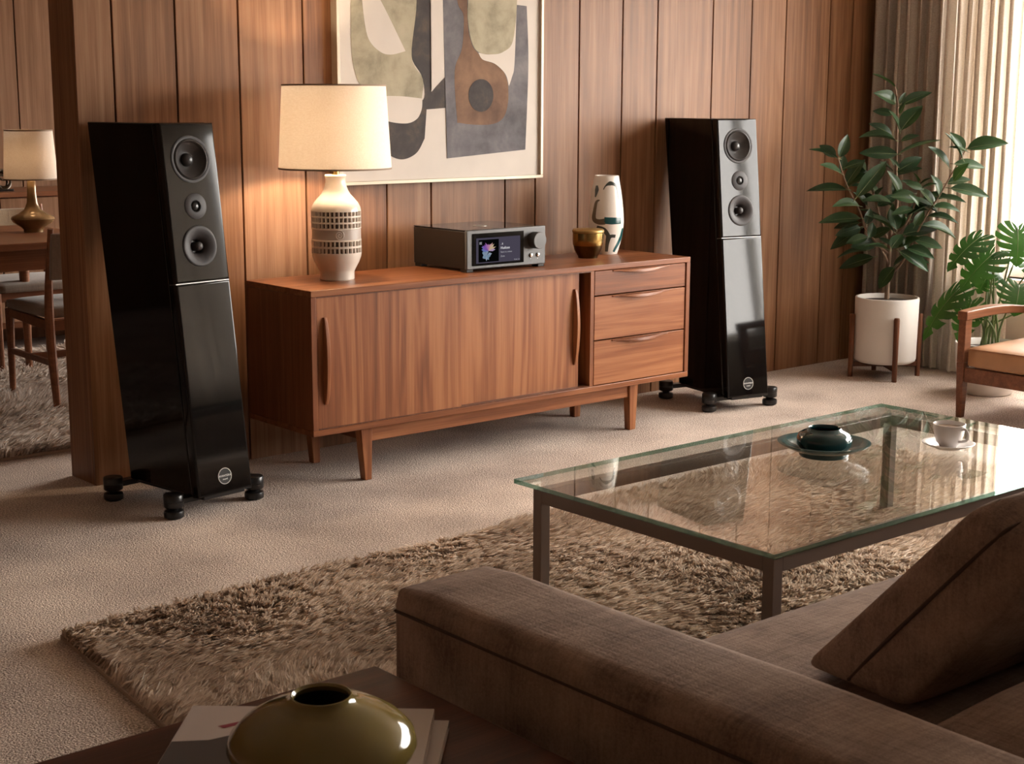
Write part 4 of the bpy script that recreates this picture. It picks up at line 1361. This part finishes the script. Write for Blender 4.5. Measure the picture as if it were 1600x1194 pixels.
OV = (-1.838, -3.447, TZ+0.0285)
ov = empty('olive_vase', OV, 'squat glossy olive green vase with a small open mouth in the foreground', 'vase')
mo = MB()
OK_ = 1.075
op = [(0.0, 0.0), (0.045, 0.0), (0.052, 0.003), (0.085, 0.018), (0.106, 0.036), (0.1115, 0.050), (0.108, 0.064), (0.094, 0.080), (0.072, 0.094), (0.052, 0.102), (0.041, 0.107), (0.0365, 0.113), (0.036, 0.116), (0.0345, 0.1165), (0.032, 0.113), (0.035, 0.106)]
mo.lathe([(r_*OK_, z_) for r_, z_ in op], 72, OV, caps=False)
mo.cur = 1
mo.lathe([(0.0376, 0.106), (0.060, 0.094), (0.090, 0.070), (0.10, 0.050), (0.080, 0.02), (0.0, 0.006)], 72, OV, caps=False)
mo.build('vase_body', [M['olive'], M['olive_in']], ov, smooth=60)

# ================================================================== ARMCHAIR
ac = empty('armchair', (3.2, -1.6, 0), 'walnut framed lounge chair with tan leather seat at the right edge', 'armchair')
CY1, CY0 = -1.262, -1.915     # far and near arms
XF = 2.872
for yc in (CY1, CY0):
    ya, yb = yc-0.036, yc
    # front leg tapering to the floor, rising to the arm
    MB().hexv([(XF+0.008, ya+0.005, 0), (XF+0.038, ya+0.005, 0), (XF+0.038, yb-0.005, 0), (XF+0.008, yb-0.005, 0),
               (XF, ya, 0.245), (XF+0.048, ya, 0.245), (XF+0.048, yb, 0.245), (XF, yb, 0.245)]).build('front_leg', M['chairwood'], ac, bevel=0.003)
    MB().hexv([(XF, ya, 0.245), (XF+0.048, ya, 0.245), (XF+0.048, yb, 0.245), (XF, yb, 0.245),
               (XF+0.002, ya, 0.445), (XF+0.050, ya, 0.445), (XF+0.050, yb, 0.445), (XF+0.002, yb, 0.445)]).build('front_post', M['chairwood'], ac, bevel=0.003)
    n = 10; vs = []; fs = []
    for i in range(n+1):
        t = i/n
        x = XF-0.002+0.66*t
        zt_ = 0.470+0.012*math.sin(PI*min(1, t*1.2))-0.035*t*t
        th = 0.030+0.010*(1-t)
        e = 0.012*math.sin(PI*t)
        vs += [(x, ya-0.006-e, zt_-th), (x, yb+0.006+e, zt_-th), (x, yb+0.006+e, zt_), (x, ya-0.006-e, zt_)]
    for i in range(n):
        for j in range(4):
            fs.append((i*4+j, i*4+(j+1) % 4, (i+1)*4+(j+1) % 4, (i+1)*4+j))
    fs += [(3, 2, 1, 0), tuple(n*4+j for j in range(4))]
    MB().add(vs, fs).build('arm_rest', M['chairwood'], ac, bevel=0.004)
    MB().hexv([(XF+0.60, ya+0.004, 0), (XF+0.632, ya+0.004, 0), (XF+0.632, yb-0.004, 0), (XF+0.60, yb-0.004, 0),
               (XF+0.545, ya, 0.43), (XF+0.590, ya, 0.43), (XF+0.590, yb, 0.43), (XF+0.545, yb, 0.43)]).build('rear_leg', M['chairwood'], ac, bevel=0.003)
    MB().box(XF+0.048, XF+0.575, ya+0.006, yb-0.006, 0.165, 0.215).build('side_rail', M['chairwood'], ac, bevel=0.003)
MB().box(XF+0.010, XF+0.036, CY0, CY1-0.036, 0.160, 0.225).build('front_rail', M['chairwood'], ac, bevel=0.003)
MB().box(XF+0.545, XF+0.575, CY0, CY1-0.036, 0.160, 0.215).build('rear_rail', M['chairwood'], ac, bevel=0.003)
sq = cushion_mesh(XF+0.004, XF+0.56, CY0+0.010, CY1-0.046, 0.228, 0.318, 0.016, (0.004, 0.0, 0.022), 12, 31, 0.001).build('seat_cushion', M['leather'], ac, smooth=180)
MB().tube([(XF+0.003, CY0+0.025, 0.309), (XF+0.002, (CY0+CY1)/2-0.02, 0.312), (XF+0.003, CY1-0.060, 0.309)], 0.003, 6).build('piping', plain('tan_piping', (0.26, 0.11, 0.042), 0.5), sq)
bcush = cushion_mesh(-0.05, 0.05, CY0+0.010+1.6, CY1-0.046+1.6, 0.0, 0.46, 0.03, (0.022, 0, 0), 12, 33).build('back_cushion', M['leather'], ac, smooth=180, world_coords=False)
bcush.location = (XF+0.52-3.2, 0, 0.33); bcush.rotation_euler = (0, math.radians(20), 0)
for yc in (CY1-0.036, CY0):
    MB().hexv([(XF+0.565, yc, 0.2), (XF+0.600, yc, 0.2), (XF+0.600, yc+0.036, 0.2), (XF+0.565, yc+0.036, 0.2),
               (XF+0.775, yc, 0.80), (XF+0.800, yc, 0.80), (XF+0.800, yc+0.036, 0.80), (XF+0.775, yc+0.036, 0.80)]).build('back_post', M['chairwood'], ac, bevel=0.003)
MB().box(XF+0.745, XF+0.785, CY0+0.036, CY1-0.036, 0.745, 0.795).build('top_rail', M['chairwood'], ac, bevel=0.004)

# ================================================================== PLANTS
VR = Vector((0.763, -0.647, 0)); VD = Vector((0.647, 0.763, 0)); UP = Vector((0, 0, 1))


def leaf_mesh(L=1.0, W=0.36, nl=10, arch=0.10, fold=0.10):
    vs = []; fs = []
    for i in range(nl+1):
        t = i/nl
        w = W/2*(math.sin(PI*t**0.85)**0.85) if 0 < t < 1 else 0.0
        w = max(w, 0.003)
        z = -arch*t*t+0.02*math.sin(PI*t)
        for s in (-1, -0.5, 0, 0.5, 1):
            vs.append((t, s*w, z+fold*abs(s)*w*1.6-0.02*abs(s)**2*w))
    for i in range(nl):
        for j in range(4):
            fs.append((i*5+j, i*5+j+1, (i+1)*5+j+1, (i+1)*5+j))
    return vs, fs


def mk_leafdata(name, mat, rib, **kw):
    vs, fs = leaf_mesh(**kw)
    mb = MB(); mb.add(vs, fs)
    nl = kw.get('nl', 10)
    mb.cur = 1
    mb.tube([(-0.12, 0, 0.0)]+[(i/nl*0.96, 0, vs[i*5+2][2]+0.003) for i in range(nl+1)], [0.012]*2+[0.010*(1-i/nl)+0.002 for i in range(nl)], 5)
    me = bpy.data.meshes.new(name)
    me.from_pydata(mb.v, [], mb.f); me.materials.append(mat); me.materials.append(rib)
    me.polygons.foreach_set('material_index', mb.m)
    me.shade_smooth(); me.update()
    return me


LEAVES = [mk_leafdata('leaf_blade', M['leaf'], M['rib'], W=w, arch=a, fold=f) for w, a, f in ((0.40, 0.10, 0.25), (0.48, 0.20, 0.35), (0.40, 0.05, 0.45), (0.58, 0.12, 0.20))]

pc1 = Vector((3.48, -0.45, 0))
# stand
stand = empty('plant_stand', pc1, 'walnut four legged plant stand holding the white pot', 'plant stand')
for k in range(4):
    a = math.radians(-37+90*k)
    p = pc1+Vector((math.cos(a), math.sin(a), 0))*0.172
    MB().lathe([(0.0, 0.0), (0.0125, 0.0), (0.0145, 0.31), (0.012, 0.318), (0.0, 0.32)], 14, p).build('leg', M['teak_dark'], stand, smooth=50)
for k in range(2):
    a = math.radians(-37+90*k); dv = Vector((math.cos(a), math.sin(a), 0))*0.162; sv = Vector((-dv.y, dv.x, 0)).normalized()*0.010
    A_ = pc1+dv; B_ = pc1-dv
    z_a = 0.052+0.0*k
    MB().hexa([(A_+sv)[:2], (B_+sv)[:2], (B_-sv)[:2], (A_-sv)[:2]], z_a, [(A_+sv)[:2], (B_+sv)[:2], (B_-sv)[:2], (A_-sv)[:2]], 0.076).build('cross_bar', M['teak_dark'], stand, smooth=0)
pt1 = empty('planter_pot', pc1+UP*0.077, 'white cylindrical planter pot in the wooden stand', 'pot')
MB().lathe([(0.0, 0.0), (0.135, 0.0), (0.149, 0.008), (0.153, 0.02), (0.157, 0.318), (0.156, 0.325), (0.148, 0.326), (0.144, 0.318), (0.142, 0.28), (0.0, 0.27)], 56, pc1+UP*0.077).build('pot_wall', M['white_pot'], pt1, smooth=50)
sm = MB().lathe([(0.0, 0.012), (0.06, 0.010), (0.11, 0.004), (0.1425, 0.0)], 40, pc1+UP*(0.077+0.302), caps=False).build('soil', M['soil'], pt1, smooth=180)

S1 = 0.318/316.0
def pl1(cx, cy, w=0.0):
    u = (1240+0.318*cx-1388)/316.0; v = 0.40+(464-(100+0.318*cy))/316.0
    return pc1+VR*u+VD*w+UP*v


rub = empty('rubber_plant', pc1+UP*0.385, 'tall rubber plant with dark glossy oval leaves in front of the curtain', 'plant')
stems = [
    [(463, 1165, 0), (463, 960, 0), (468, 800, 0.0), (490, 680, 0.0), (478, 520, 0), (474, 330, 0), (470, 200, 0), (452, 115, 0)],
    [(463, 930, 0), (400, 880, -0.03), (330, 800, -0.05), (300, 720, -0.05), (230, 590, -0.05), (180, 455, -0.05)],
    [(465, 1040, 0), (520, 960, -0.05), (590, 760, -0.12), (650, 640, -0.15), (690, 560, -0.16), (765, 405, -0.18)],
    [(466, 900, 0), (440, 780, 0.08), (400, 640, 0.12), (360, 520, 0.12)],
    [(468, 850, 0), (520, 760, -0.10), (545, 640, -0.16), (550, 560, -0.18)],
    [(463, 980, 0), (420, 930, -0.10), (390, 900, -0.16)],
]
for k, s in enumerate(stems):
    P = bez([pl1(*q) for q in s], 5)
    r0, r1 = (0.0125, 0.004) if k == 0 else (0.007, 0.003)
    MB().tube(P, [r0+(r1-r0)*i/(len(P)-1) for i in range(len(P))], 8).build('stem', M['bark'], rub)
LV = [  # base x, y, tip x, y, shape, (depth)
    (455, 120, 335, 45, 0, 0), (465, 195, 360, 140, 1, .02), (472, 200, 505, 140, 0, -.02), (480, 205, 618, 135, 0, -.03), (475, 330, 425, 225, 3, -.04), (480, 325, 585, 195, 3, -.05),
    (465, 375, 290, 328, 1, -.02), (460, 350, 345, 288, 0, .04), (474, 440, 290, 430, 0, -.03), (476, 440, 660, 350, 0, -.03), (475, 520, 588, 450, 1, -.04), (470, 525, 395, 470, 0, .03), (478, 545, 600, 500, 0, .04), (466, 250, 370, 230, 0, .06),
    (182, 460, 45, 405, 0, -.05), (188, 455, 228, 345, 1, -.05), (200, 535, 92, 478, 3, -.06), (205, 530, 235, 440, 1, 0.0), (228, 612, 40, 605, 0, -.06), (232, 590, 318, 458, 0, -.02), (245, 610, 350, 520, 1, .03), (268, 645, 410, 465, 0, -.10),
    (290, 690, 155, 665, 1, -.08), (302, 750, 98, 758, 0, -.06), (312, 775, 190, 800, 0, .0), (322, 800, 195, 835, 0, .03), (330, 810, 180, 905, 0, .05),
    (762, 410, 935, 362, 1, -.19), (742, 455, 658, 323, 0, -.20), (752, 425, 690, 330, 1, -.17), (690, 500, 578, 390, 0, -.17), (705, 480, 860, 490, 0, -.19), (700, 560, 745, 470, 3, -.22), (690, 595, 868, 622, 0, -.20), (684, 575, 805, 548, 0, -.15),
    (650, 630, 615, 530, 1, -.16), (645, 640, 765, 650, 0, -.17), (625, 690, 758, 690, 1, -.15), (605, 735, 745, 738, 1, -.14),
    (492, 665, 455, 565, 1, -.06), (495, 640, 420, 515, 0, -.05), (500, 660, 668, 690, 1, -.10), (545, 600, 665, 695, 0, -.18), (550, 590, 530, 515, 1, -.16), (550, 580, 600, 540, 0, -.18), (490, 700, 330, 640, 1, .05), (455, 810, 330, 708, 1, -.10), (465, 800, 445, 700, 3, -.12),
    (470, 800, 512, 715, 1, -.10), (495, 725, 595, 690, 0, -.10), (540, 780, 585, 700, 1, -.16), (500, 825, 668, 780, 1, -.10), (590, 780, 778, 818, 1, -.12), (335, 840, 228, 862, 1, -.08), (340, 845, 375, 765, 1, -.08),
    (425, 895, 312, 855, 1, -.16), (432, 885, 495, 815, 3, -.16), (480, 890, 565, 825, 3, -.10), (482, 905, 632, 985, 1, -.12), (520, 890, 638, 918, 1, -.12), (345, 910, 203, 922, 1, -.04), (400, 950, 235, 1005, 0, .05), (470, 985, 398, 1092, 3, -.10),
    (482, 990, 562, 905, 1, -.02), (540, 950, 638, 955, 0, -.05), (560, 850, 702, 885, 0, -.08), (370, 700, 295, 625, 0, .10), (400, 640, 350, 560, 1, .12), (385, 590, 450, 500, 0, .12), (360, 525, 300, 470, 0, .12), (600, 650, 712, 630, 0, -.06), (420, 700, 520, 640, 1, .10),
]
rndl = random.Random(11)
def place_leaf(me, base, tip, parent, roll, name='leaf', wscale=1.0, facing=None):
    d = tip-base; L = d.length
    xax = d.normalized()
    nrm = (facing if facing is not None else UP)
    zax = nrm-xax*nrm.dot(xax)
    if zax.length < 1e-3: zax = -VD-xax*(-VD).dot(xax)
    zax.normalize()
    yax = zax.cross(xax)
    R = Matrix((xax, yax, zax)).transposed().to_4x4() @ Matrix.Rotation(roll, 4, 'X')
    o = bpy.data.objects.new(name, me); COL.objects.link(o); o.parent = parent
    o.matrix_local = Matrix.Translation(base-chain_loc(parent)) @ R @ Matrix.Diagonal((L, L*wscale, L, 1))
    return o


for k in range(30):     # inner foliage
    st_ = stems[rndl.choice([0, 0, 1, 2, 3, 3, 4, 4])]
    i = rndl.randrange(1, len(st_)-1); f = rndl.random()
    q0, q1 = st_[i], st_[i+1]
    bx, by, bw = (q0[j]*(1-f)+q1[j]*f for j in range(3))
    if by > 930: by = 900
    a = rndl.uniform(0, 2*PI); r = rndl.uniform(95, 150)
    LV.append((bx, by, bx+r*math.cos(a), by-abs(r*math.sin(a))*0.8+25, rndl.choice([0, 1, 3]), bw+rndl.uniform(-0.08, 0.06)))
for (bx, by, tx, ty, sh, w) in LV:
    b = pl1(bx, by, w); dw = rndl.uniform(-0.07, 0.05)
    t = pl1(tx, ty, w+dw)
    fac = (UP*rndl.uniform(0.5, 1.0) - VD*rndl.uniform(0.3, 0.9)+VR*rndl.uniform(-0.2, 0.4)).normalized()
    # keep clear of the wall and curtain
    t.y = min(t.y, -0.035); t.x = min(t.x, 3.77); b.x = min(b.x, 3.77)
    place_leaf(LEAVES[sh], b, t, rub, rndl.uniform(-0.5, 0.5), wscale=rndl.uniform(0.85, 1.1)*min(1.0, 0.175/max(0.01, (t-b).length)), facing=fac)

# --- swiss-cheese plant in the low white pot
pc2 = Vector((3.485, -1.035, 0))
pt2 = empty('planter_pot', pc2, 'rounded white pot on the carpet behind the armchair', 'pot')
MB().lathe([(0.0, 0.0), (0.105, 0.0), (0.115, 0.006), (0.135, 0.06), (0.148, 0.13), (0.152, 0.20), (0.153, 0.228), (0.156, 0.232), (0.155, 0.242), (0.148, 0.244), (0.144, 0.236), (0.142, 0.21), (0.0, 0.20)], 56, pc2).build('pot_wall', M['white_pot'], pt2, smooth=50)
MB().lathe([(0.0, 0.01), (0.09, 0.006), (0.1425, 0.0)], 40, pc2+UP*0.212, caps=False).build('soil', M['soil'], pt2, smooth=180)


def monstera_mesh(seedv):
    """heart-shaped blade with curved fingers separated by slits; unit length, x = base to tip"""
    rnd = random.Random(seedv)
    mb = MB()
    NF = 7

    OUT = bez([(-0.02, 0.02, 0), (-0.15, 0.16, 0), (-0.13, 0.35, 0), (0.05, 0.49, 0), (0.30, 0.51, 0), (0.55, 0.42, 0), (0.78, 0.25, 0), (1.0, 0.0, 0)], 12)

    def outl(t):
        f = max(0, min(0.99999, t))*(len(OUT)-1); i = int(f)
        return OUT[i].lerp(OUT[i+1], f-i)

    def rimz(x, y): return -0.16*x*x-0.30*y*y+0.03*math.sin(3*x)
    for s in (-1, 1):
        for k in range(NF):
            t0 = k/NF; t1 = (k+1)/NF
            dt_ = t1-t0
            ga = 0.13 if k > 1 else (0.06 if k == 1 else 0.0)
            gb = 0.13 if 0 < k < NF-1 else (0.06 if k == 0 else 0.0)
            steps = 8; W = 2
            rows = []
            for i in range(steps+1):
                q = i/steps
                o_ = min(1, max(0, (q-0.34)/0.25))
                o_ *= 1.0 if q < 0.8 else 1.0+0.5*(q-0.8)/0.2
                row = []
                for j in range(W+1):
                    a_ = t0+ga*o_*dt_; b_ = t1-gb*o_*dt_
                    tt = a_+(b_-a_)*(j/W)
                    P_ = outl(tt)
                    mx = 0.01+0.86*tt**1.15
                    x = mx+(P_.x-mx)*q+0.07*math.sin(PI*q)*(1-tt)
                    y = P_.y*q
                    if q > 0.95 and j != 1: x -= 0.012; y *= 0.985
                    row.append((x, s*y, rimz(x, y)+0.012*math.sin(PI*j/W)*q+0.03*q*(1-q)))
                rows.append(row)
            vs = [p for r_ in rows for p in r_]
            fs = []
            for i in range(steps):
                for j in range(W):
                    f = (i*(W+1)+j, i*(W+1)+j+1, (i+1)*(W+1)+j+1, (i+1)*(W+1)+j)
                    fs.append(f if s > 0 else tuple(reversed(f)))
            mb.add(vs, fs)
    mb.cur = 1
    mb.tube([(x/10, 0, rimz(x/10, 0)+0.004) for x in range(0, 10)], [0.011*(1-x/11) for x in range(10)], 5)
    me = bpy.data.meshes.new('monstera_blade')
    me.from_pydata(mb.v, [], mb.f); me.materials.append(M['monstera']); me.materials.append(M['rib'])
    me.polygons.foreach_set('material_index', mb.m)
    me.shade_smooth(); me.update()
    return me


MON = [monstera_mesh(1)]
def pm(cx, cy, w=0.0):
    u = (1380+0.2011*cx-1541)/325.0; v = 0.30+(514-(320+0.2011*cy))/328.0
    return pc2+VR*u+VD*w+UP*v


mon = empty('monstera_plant', pc2+UP*0.215, 'green monstera with slit leaves beside the window', 'plant')
ML = [  # base, tip (sketch units), depth, tip depth, facing(right, toward camera, up), width
    (665, 235, 380, 460, -.05, -.10, (-0.35, 0.45, 1.0), 0.75),
    (745, 350, 470, 600, -.10, -.14, (-0.45, 0.65, 0.8), 0.85),
    (525, 625, 205, 985, -.06, -.10, (-0.7, 0.35, 0.7), 0.62),
    (945, 165, 930, 450, -.03, -.10, (0.0, 1.0, 0.35), 1.05),
    (935, 590, 880, 800, -.12, -.20, (0.1, 1.0, 0.55), 1.30),
    (590, 715, 480, 1020, -.12, -.14, (-0.5, 0.9, 0.4), 0.75),
    (770, 540, 690, 680, .02, .0, (-0.2, 0.9, 0.5), 1.15),
    (800, 520, 920, 600, .06, .03, (0.3, 0.8, 0.7), 0.9),
    (1010, 330, 1130, 560, .04, .02, (0.5, 0.8, 0.5), 0.85),
    (1080, 470, 1180, 640, -.02, -.06, (0.4, 0.9, 0.5), 0.95),
    (740, 375, 850, 330, -.12, -.12, (0.1, 0.6, 0.9), 0.7),
    (1120, 760, 1230, 930, -.03, -.08, (0.5, 0.8, 0.5), 0.9),
    (700, 770, 600, 850, -.14, -.17, (-0.3, 0.8, 0.7), 0.8),
]
for i, (bx, by, tx, ty, w0, w1, fc, ws) in enumerate(ML):
    b = pm(bx, by, w0); t = pm(tx, ty, w1)
    t.x = min(t.x, 3.76); b.x = min(b.x, 3.76)
    fac = (VR*fc[0]-VD*fc[1]+UP*fc[2]).normalized()
    lf = place_leaf(MON[0], b, t, mon, 0.0, wscale=ws, facing=fac)
    root = pm(800+rndl.uniform(-60, 60), 985, rndl.uniform(-.05, .05)); root.z = 0.218
    mid = root*0.45+b*0.55+UP*0.05+(root-b)*0.12; mid.z = max(mid.z, 0.26)
    P = bez([root, root*0.75+mid*0.25+UP*0.05, mid, b], 6)
    MB().tube(P, [0.0062-0.003*k/(len(P)-1) for k in range(len(P))], 7).build('petiole', M['petiole'], mon)

# ================================================================== DINING AREA
# long cabinet on the back wall
dc = empty('dining_cabinet', (0.4, 3.2, 0), 'long low wooden cabinet along the dining room wall', 'cabinet')
MB().box(-1.5, 2.2, 2.985, YD-0.005, 0.845, 0.872).build('cabinet_top', M['diningwood'], dc, bevel=0.002)
MB().box(-1.5, 2.2, 3.01, YD-0.01, 0.13, 0.845).build('cabinet_body', M['teak_dark'], dc, smooth=0)
for k in range(8):
    xa = -1.5+0.4625*k
    dd = MB().box(xa+0.004, xa+0.4585, 2.992, 3.009, 0.14, 0.838).build('door', M['plank_dining'], dc, bevel=0.0015)
    MB().lathe([(0.0, 0.0), (0.010, 0.0), (0.010, 0.012), (0.0, 0.014)], 12, (0, 0, 0)).build('knob', M['brass'], dd, world_coords=False).matrix_local = Matrix.Translation(Vector((xa+(0.43 if k % 2 == 0 else 0.03), 2.991, 0.5))-chain_loc(dc)) @ Matrix.Rotation(PI/2, 4, 'X')
for xx in (-1.4, 0.3, 2.1):
    for yy in (3.06, 3.38):
        MB().box(xx-0.02, xx+0.02, yy-0.02, yy+0.02, 0, 0.13).build('leg', M['teak_dark'], dc, smooth=0)

# carved ornament on the cabinet
oc = Vector((0.415, 3.10, 0.872))
orn = empty('carved_ornament', oc, 'small dark openwork ornament on the dining cabinet beside the lamp', 'ornament')
MB().box(oc.x-0.05, oc.x+0.05, oc.y-0.03, oc.y+0.03, oc.z, oc.z+0.012).build('plinth', M['satin_black'], orn, bevel=0.002)
for k, (r, dz, tilt) in enumerate(((0.045, 0.055, 0.2), (0.036, 0.050, 1.2), (0.040, 0.062, -0.8), (0.026, 0.088, 0.5))):
    pts = [oc+Vector((r*math.cos(a)*math.cos(tilt*0.4), r*0.5*math.sin(a+tilt), dz+r*math.sin(a))) for a in np.linspace(0, 2*PI, 25)]
    MB().tube(pts, 0.0065, 7).build('ring', plain('ornament_bronze_%d' % k, (0.06, 0.04, 0.022), 0.35, metal=0.5), orn)

# table
DT = [-1.55, 0.235, 1.38, 2.34]
dt = empty('dining_table', ((DT[0]+DT[1])/2, (DT[2]+DT[3])/2, 0), 'teak dining table seen past the wall end', 'table')
MB().box(DT[0], DT[1], DT[2], DT[3], 0.718, 0.750).build('table_top', M['diningwood'], dt, bevel=0.004)
for y in (DT[2]+0.04, DT[3]-0.065):
    MB().box(DT[0]+0.08, DT[1]-0.08, y, y+0.025, 0.625, 0.718).build('apron', M['diningwood'], dt, bevel=0.002)
for x in (DT[0]+0.06, DT[1]-0.085):
    MB().box(x, x+0.025, DT[2]+0.06, DT[3]-0.06, 0.625, 0.718).build('apron', M['diningwood'], dt, bevel=0.002)
for x in (DT[0]+0.07, DT[1]-0.07):
    for y in (DT[2]+0.07, DT[3]-0.07):
        MB().lathe([(0.0, 0.012), (0.016, 0.012), (0.028, 0.70), (0.0, 0.70)], 16, (x, y, 0)).build('leg', M['diningwood'], dt)


def dining_chair(loc, rz, label, backmat):
    """local: faces +y; origin at the floor centre"""
    root = empty('dining_chair', (0, 0, 0), label, 'chair', 'chairs around the dining table')
    w = 0.225
    for s in (-1, 1):
        x = s*w
        # rear leg: splayed below, sweeping up to the backrest
        P = bez([(x, -0.255, 0.012), (x, -0.225, 0.25), (x, -0.215, 0.45), (x, -0.235, 0.64), (x, -0.275, 0.82)], 5)
        n = len(P)
        MB().tube(P, [0.013+0.008*math.sin(PI*min(1, i/(n-1)*1.15+0.05)) for i in range(n)], 10).build('rear_leg', M['diningwood'], root, world_coords=False)
        MB().tube([(x, 0.235, 0.012), (x, 0.225, 0.25), (x, 0.22, 0.43)], [0.013, 0.017, 0.021], 10).build('front_leg', M['diningwood'], root, world_coords=False)
        MB().hexv([(x-0.011, -0.215, 0.375), (x+0.011, -0.215, 0.375), (x+0.011, 0.225, 0.395), (x-0.011, 0.225, 0.395),
                   (x-0.011, -0.215, 0.42), (x+0.011, -0.215, 0.42), (x+0.011, 0.225, 0.432), (x-0.011, 0.225, 0.432)]).build('side_rail', M['diningwood'], root, bevel=0.002, world_coords=False)
    MB().box(-w, w, 0.208, 0.230, 0.385, 0.43).build('front_rail', M['diningwood'], root, bevel=0.002, world_coords=False)
    MB().box(-w, w, -0.226, -0.204, 0.375, 0.42).build('rear_rail', M['diningwood'], root, bevel=0.002, world_coords=False)
    MB().box(-w, w, -0.01, 0.012, 0.22, 0.25).build('stretcher', M['diningwood'], root, bevel=0.002, world_coords=False)
    for s in (-1, 1):
        MB().box(s*w-0.009, s*w+0.009, -0.225, 0.225, 0.222, 0.248).build('side_stretcher', M['diningwood'], root, bevel=0.002, world_coords=False)
    cushion_mesh(-w-0.012, w+0.012, -0.20, 0.245, 0.425, 0.475, 0.02, (0, 0, 0.012), 8, 3).build('seat', M['grey_seat'], root, smooth=180, world_coords=False)
    # curved back pad
    n = 12; vs = []; fs = []
    for i in range(n+1):
        t = i/n*2-1
        x = t*(w+0.005); y0 = -0.262-0.045*(1-t*t)
        vs += [(x, y0-0.012+0.012, 0.60), (x, y0+0.016+0.012, 0.60), (x, y0+0.006-0.010, 0.80), (x, y0-0.022-0.010, 0.80)]
    for i in range(n):
        for j in range(4):
            fs.append((i*4+j, i*4+(j+1) % 4, (i+1)*4+(j+1) % 4, (i+1)*4+j))
    fs += [(3, 2, 1, 0), tuple(n*4+j for j in range(4))]
    MB().add(vs, fs).build('backrest', backmat, root, bevel=0.005, seg=3, world_coords=False)
    root.location = loc; root.rotation_euler = (0, 0, rz)
    return root


dining_chair((0.075, 1.475, 0), 0.0, 'near dining chair with a grey seat, its back to the living room', M['grey_seat'])
dining_chair((0.235, 2.46, 0), PI, 'far dining chair with a cream backrest behind the dining table', M['cream_cloth'])

# dining lamp
DLX, DLY, DLZ = 0.072, 1.905, 0.750
dl = empty('table_lamp', (DLX, DLY, DLZ), 'bronze glazed bottle lamp with white shade on the dining table', 'lamp')
gl_ = plain('mottled_bronze_glaze', (0.26, 0.165, 0.075), 0.22, metal=0.35, var=0.4, bump=0.1, bscale=40)
MB().lathe([(0.0000, 0.0), (0.0440, 0.0), (0.0451, 0.012), (0.0550, 0.022), (0.0902, 0.046), (0.0995, 0.062), (0.0946, 0.072), (0.0638, 0.086), (0.0374, 0.105), (0.0253, 0.135), (0.0209, 0.175), (0.0193, 0.235), (0.0165, 0.238), (0.0000, 0.238)], 48, (DLX, DLY, DLZ)).build('ceramic_base', gl_, dl, smooth=50)
MB().lathe([(0.0, 0.238), (0.007, 0.238), (0.007, 0.262), (0.014, 0.265), (0.014, 0.31), (0.0, 0.312)], 14, (DLX, DLY, DLZ)).build('socket', M['brass'], dl)
MB().lathe([(0.0, 0.0)]+[(0.028*math.sin(a), 0.028-0.028*math.cos(a)) for a in np.linspace(0.35, PI-0.01, 10)], 16, (DLX, DLY, DLZ+0.312)).build('bulb', emission('warm_bulb_dim', (1.0, 0.70, 0.42), 22.0), dl)
shade(dl, DLX, DLY, DLZ+0.246, DLZ+0.470, 0.122, 0.108, M['shade'])
mb = MB()
for k in range(3):
    a = 2*PI*k/3+0.5
    mb.tube([(DLX, DLY, DLZ+0.31), (DLX+0.106*math.cos(a), DLY+0.106*math.sin(a), DLZ+0.45)], 0.0014, 6)
mb.build('shade_carrier', M['brass'], dl)
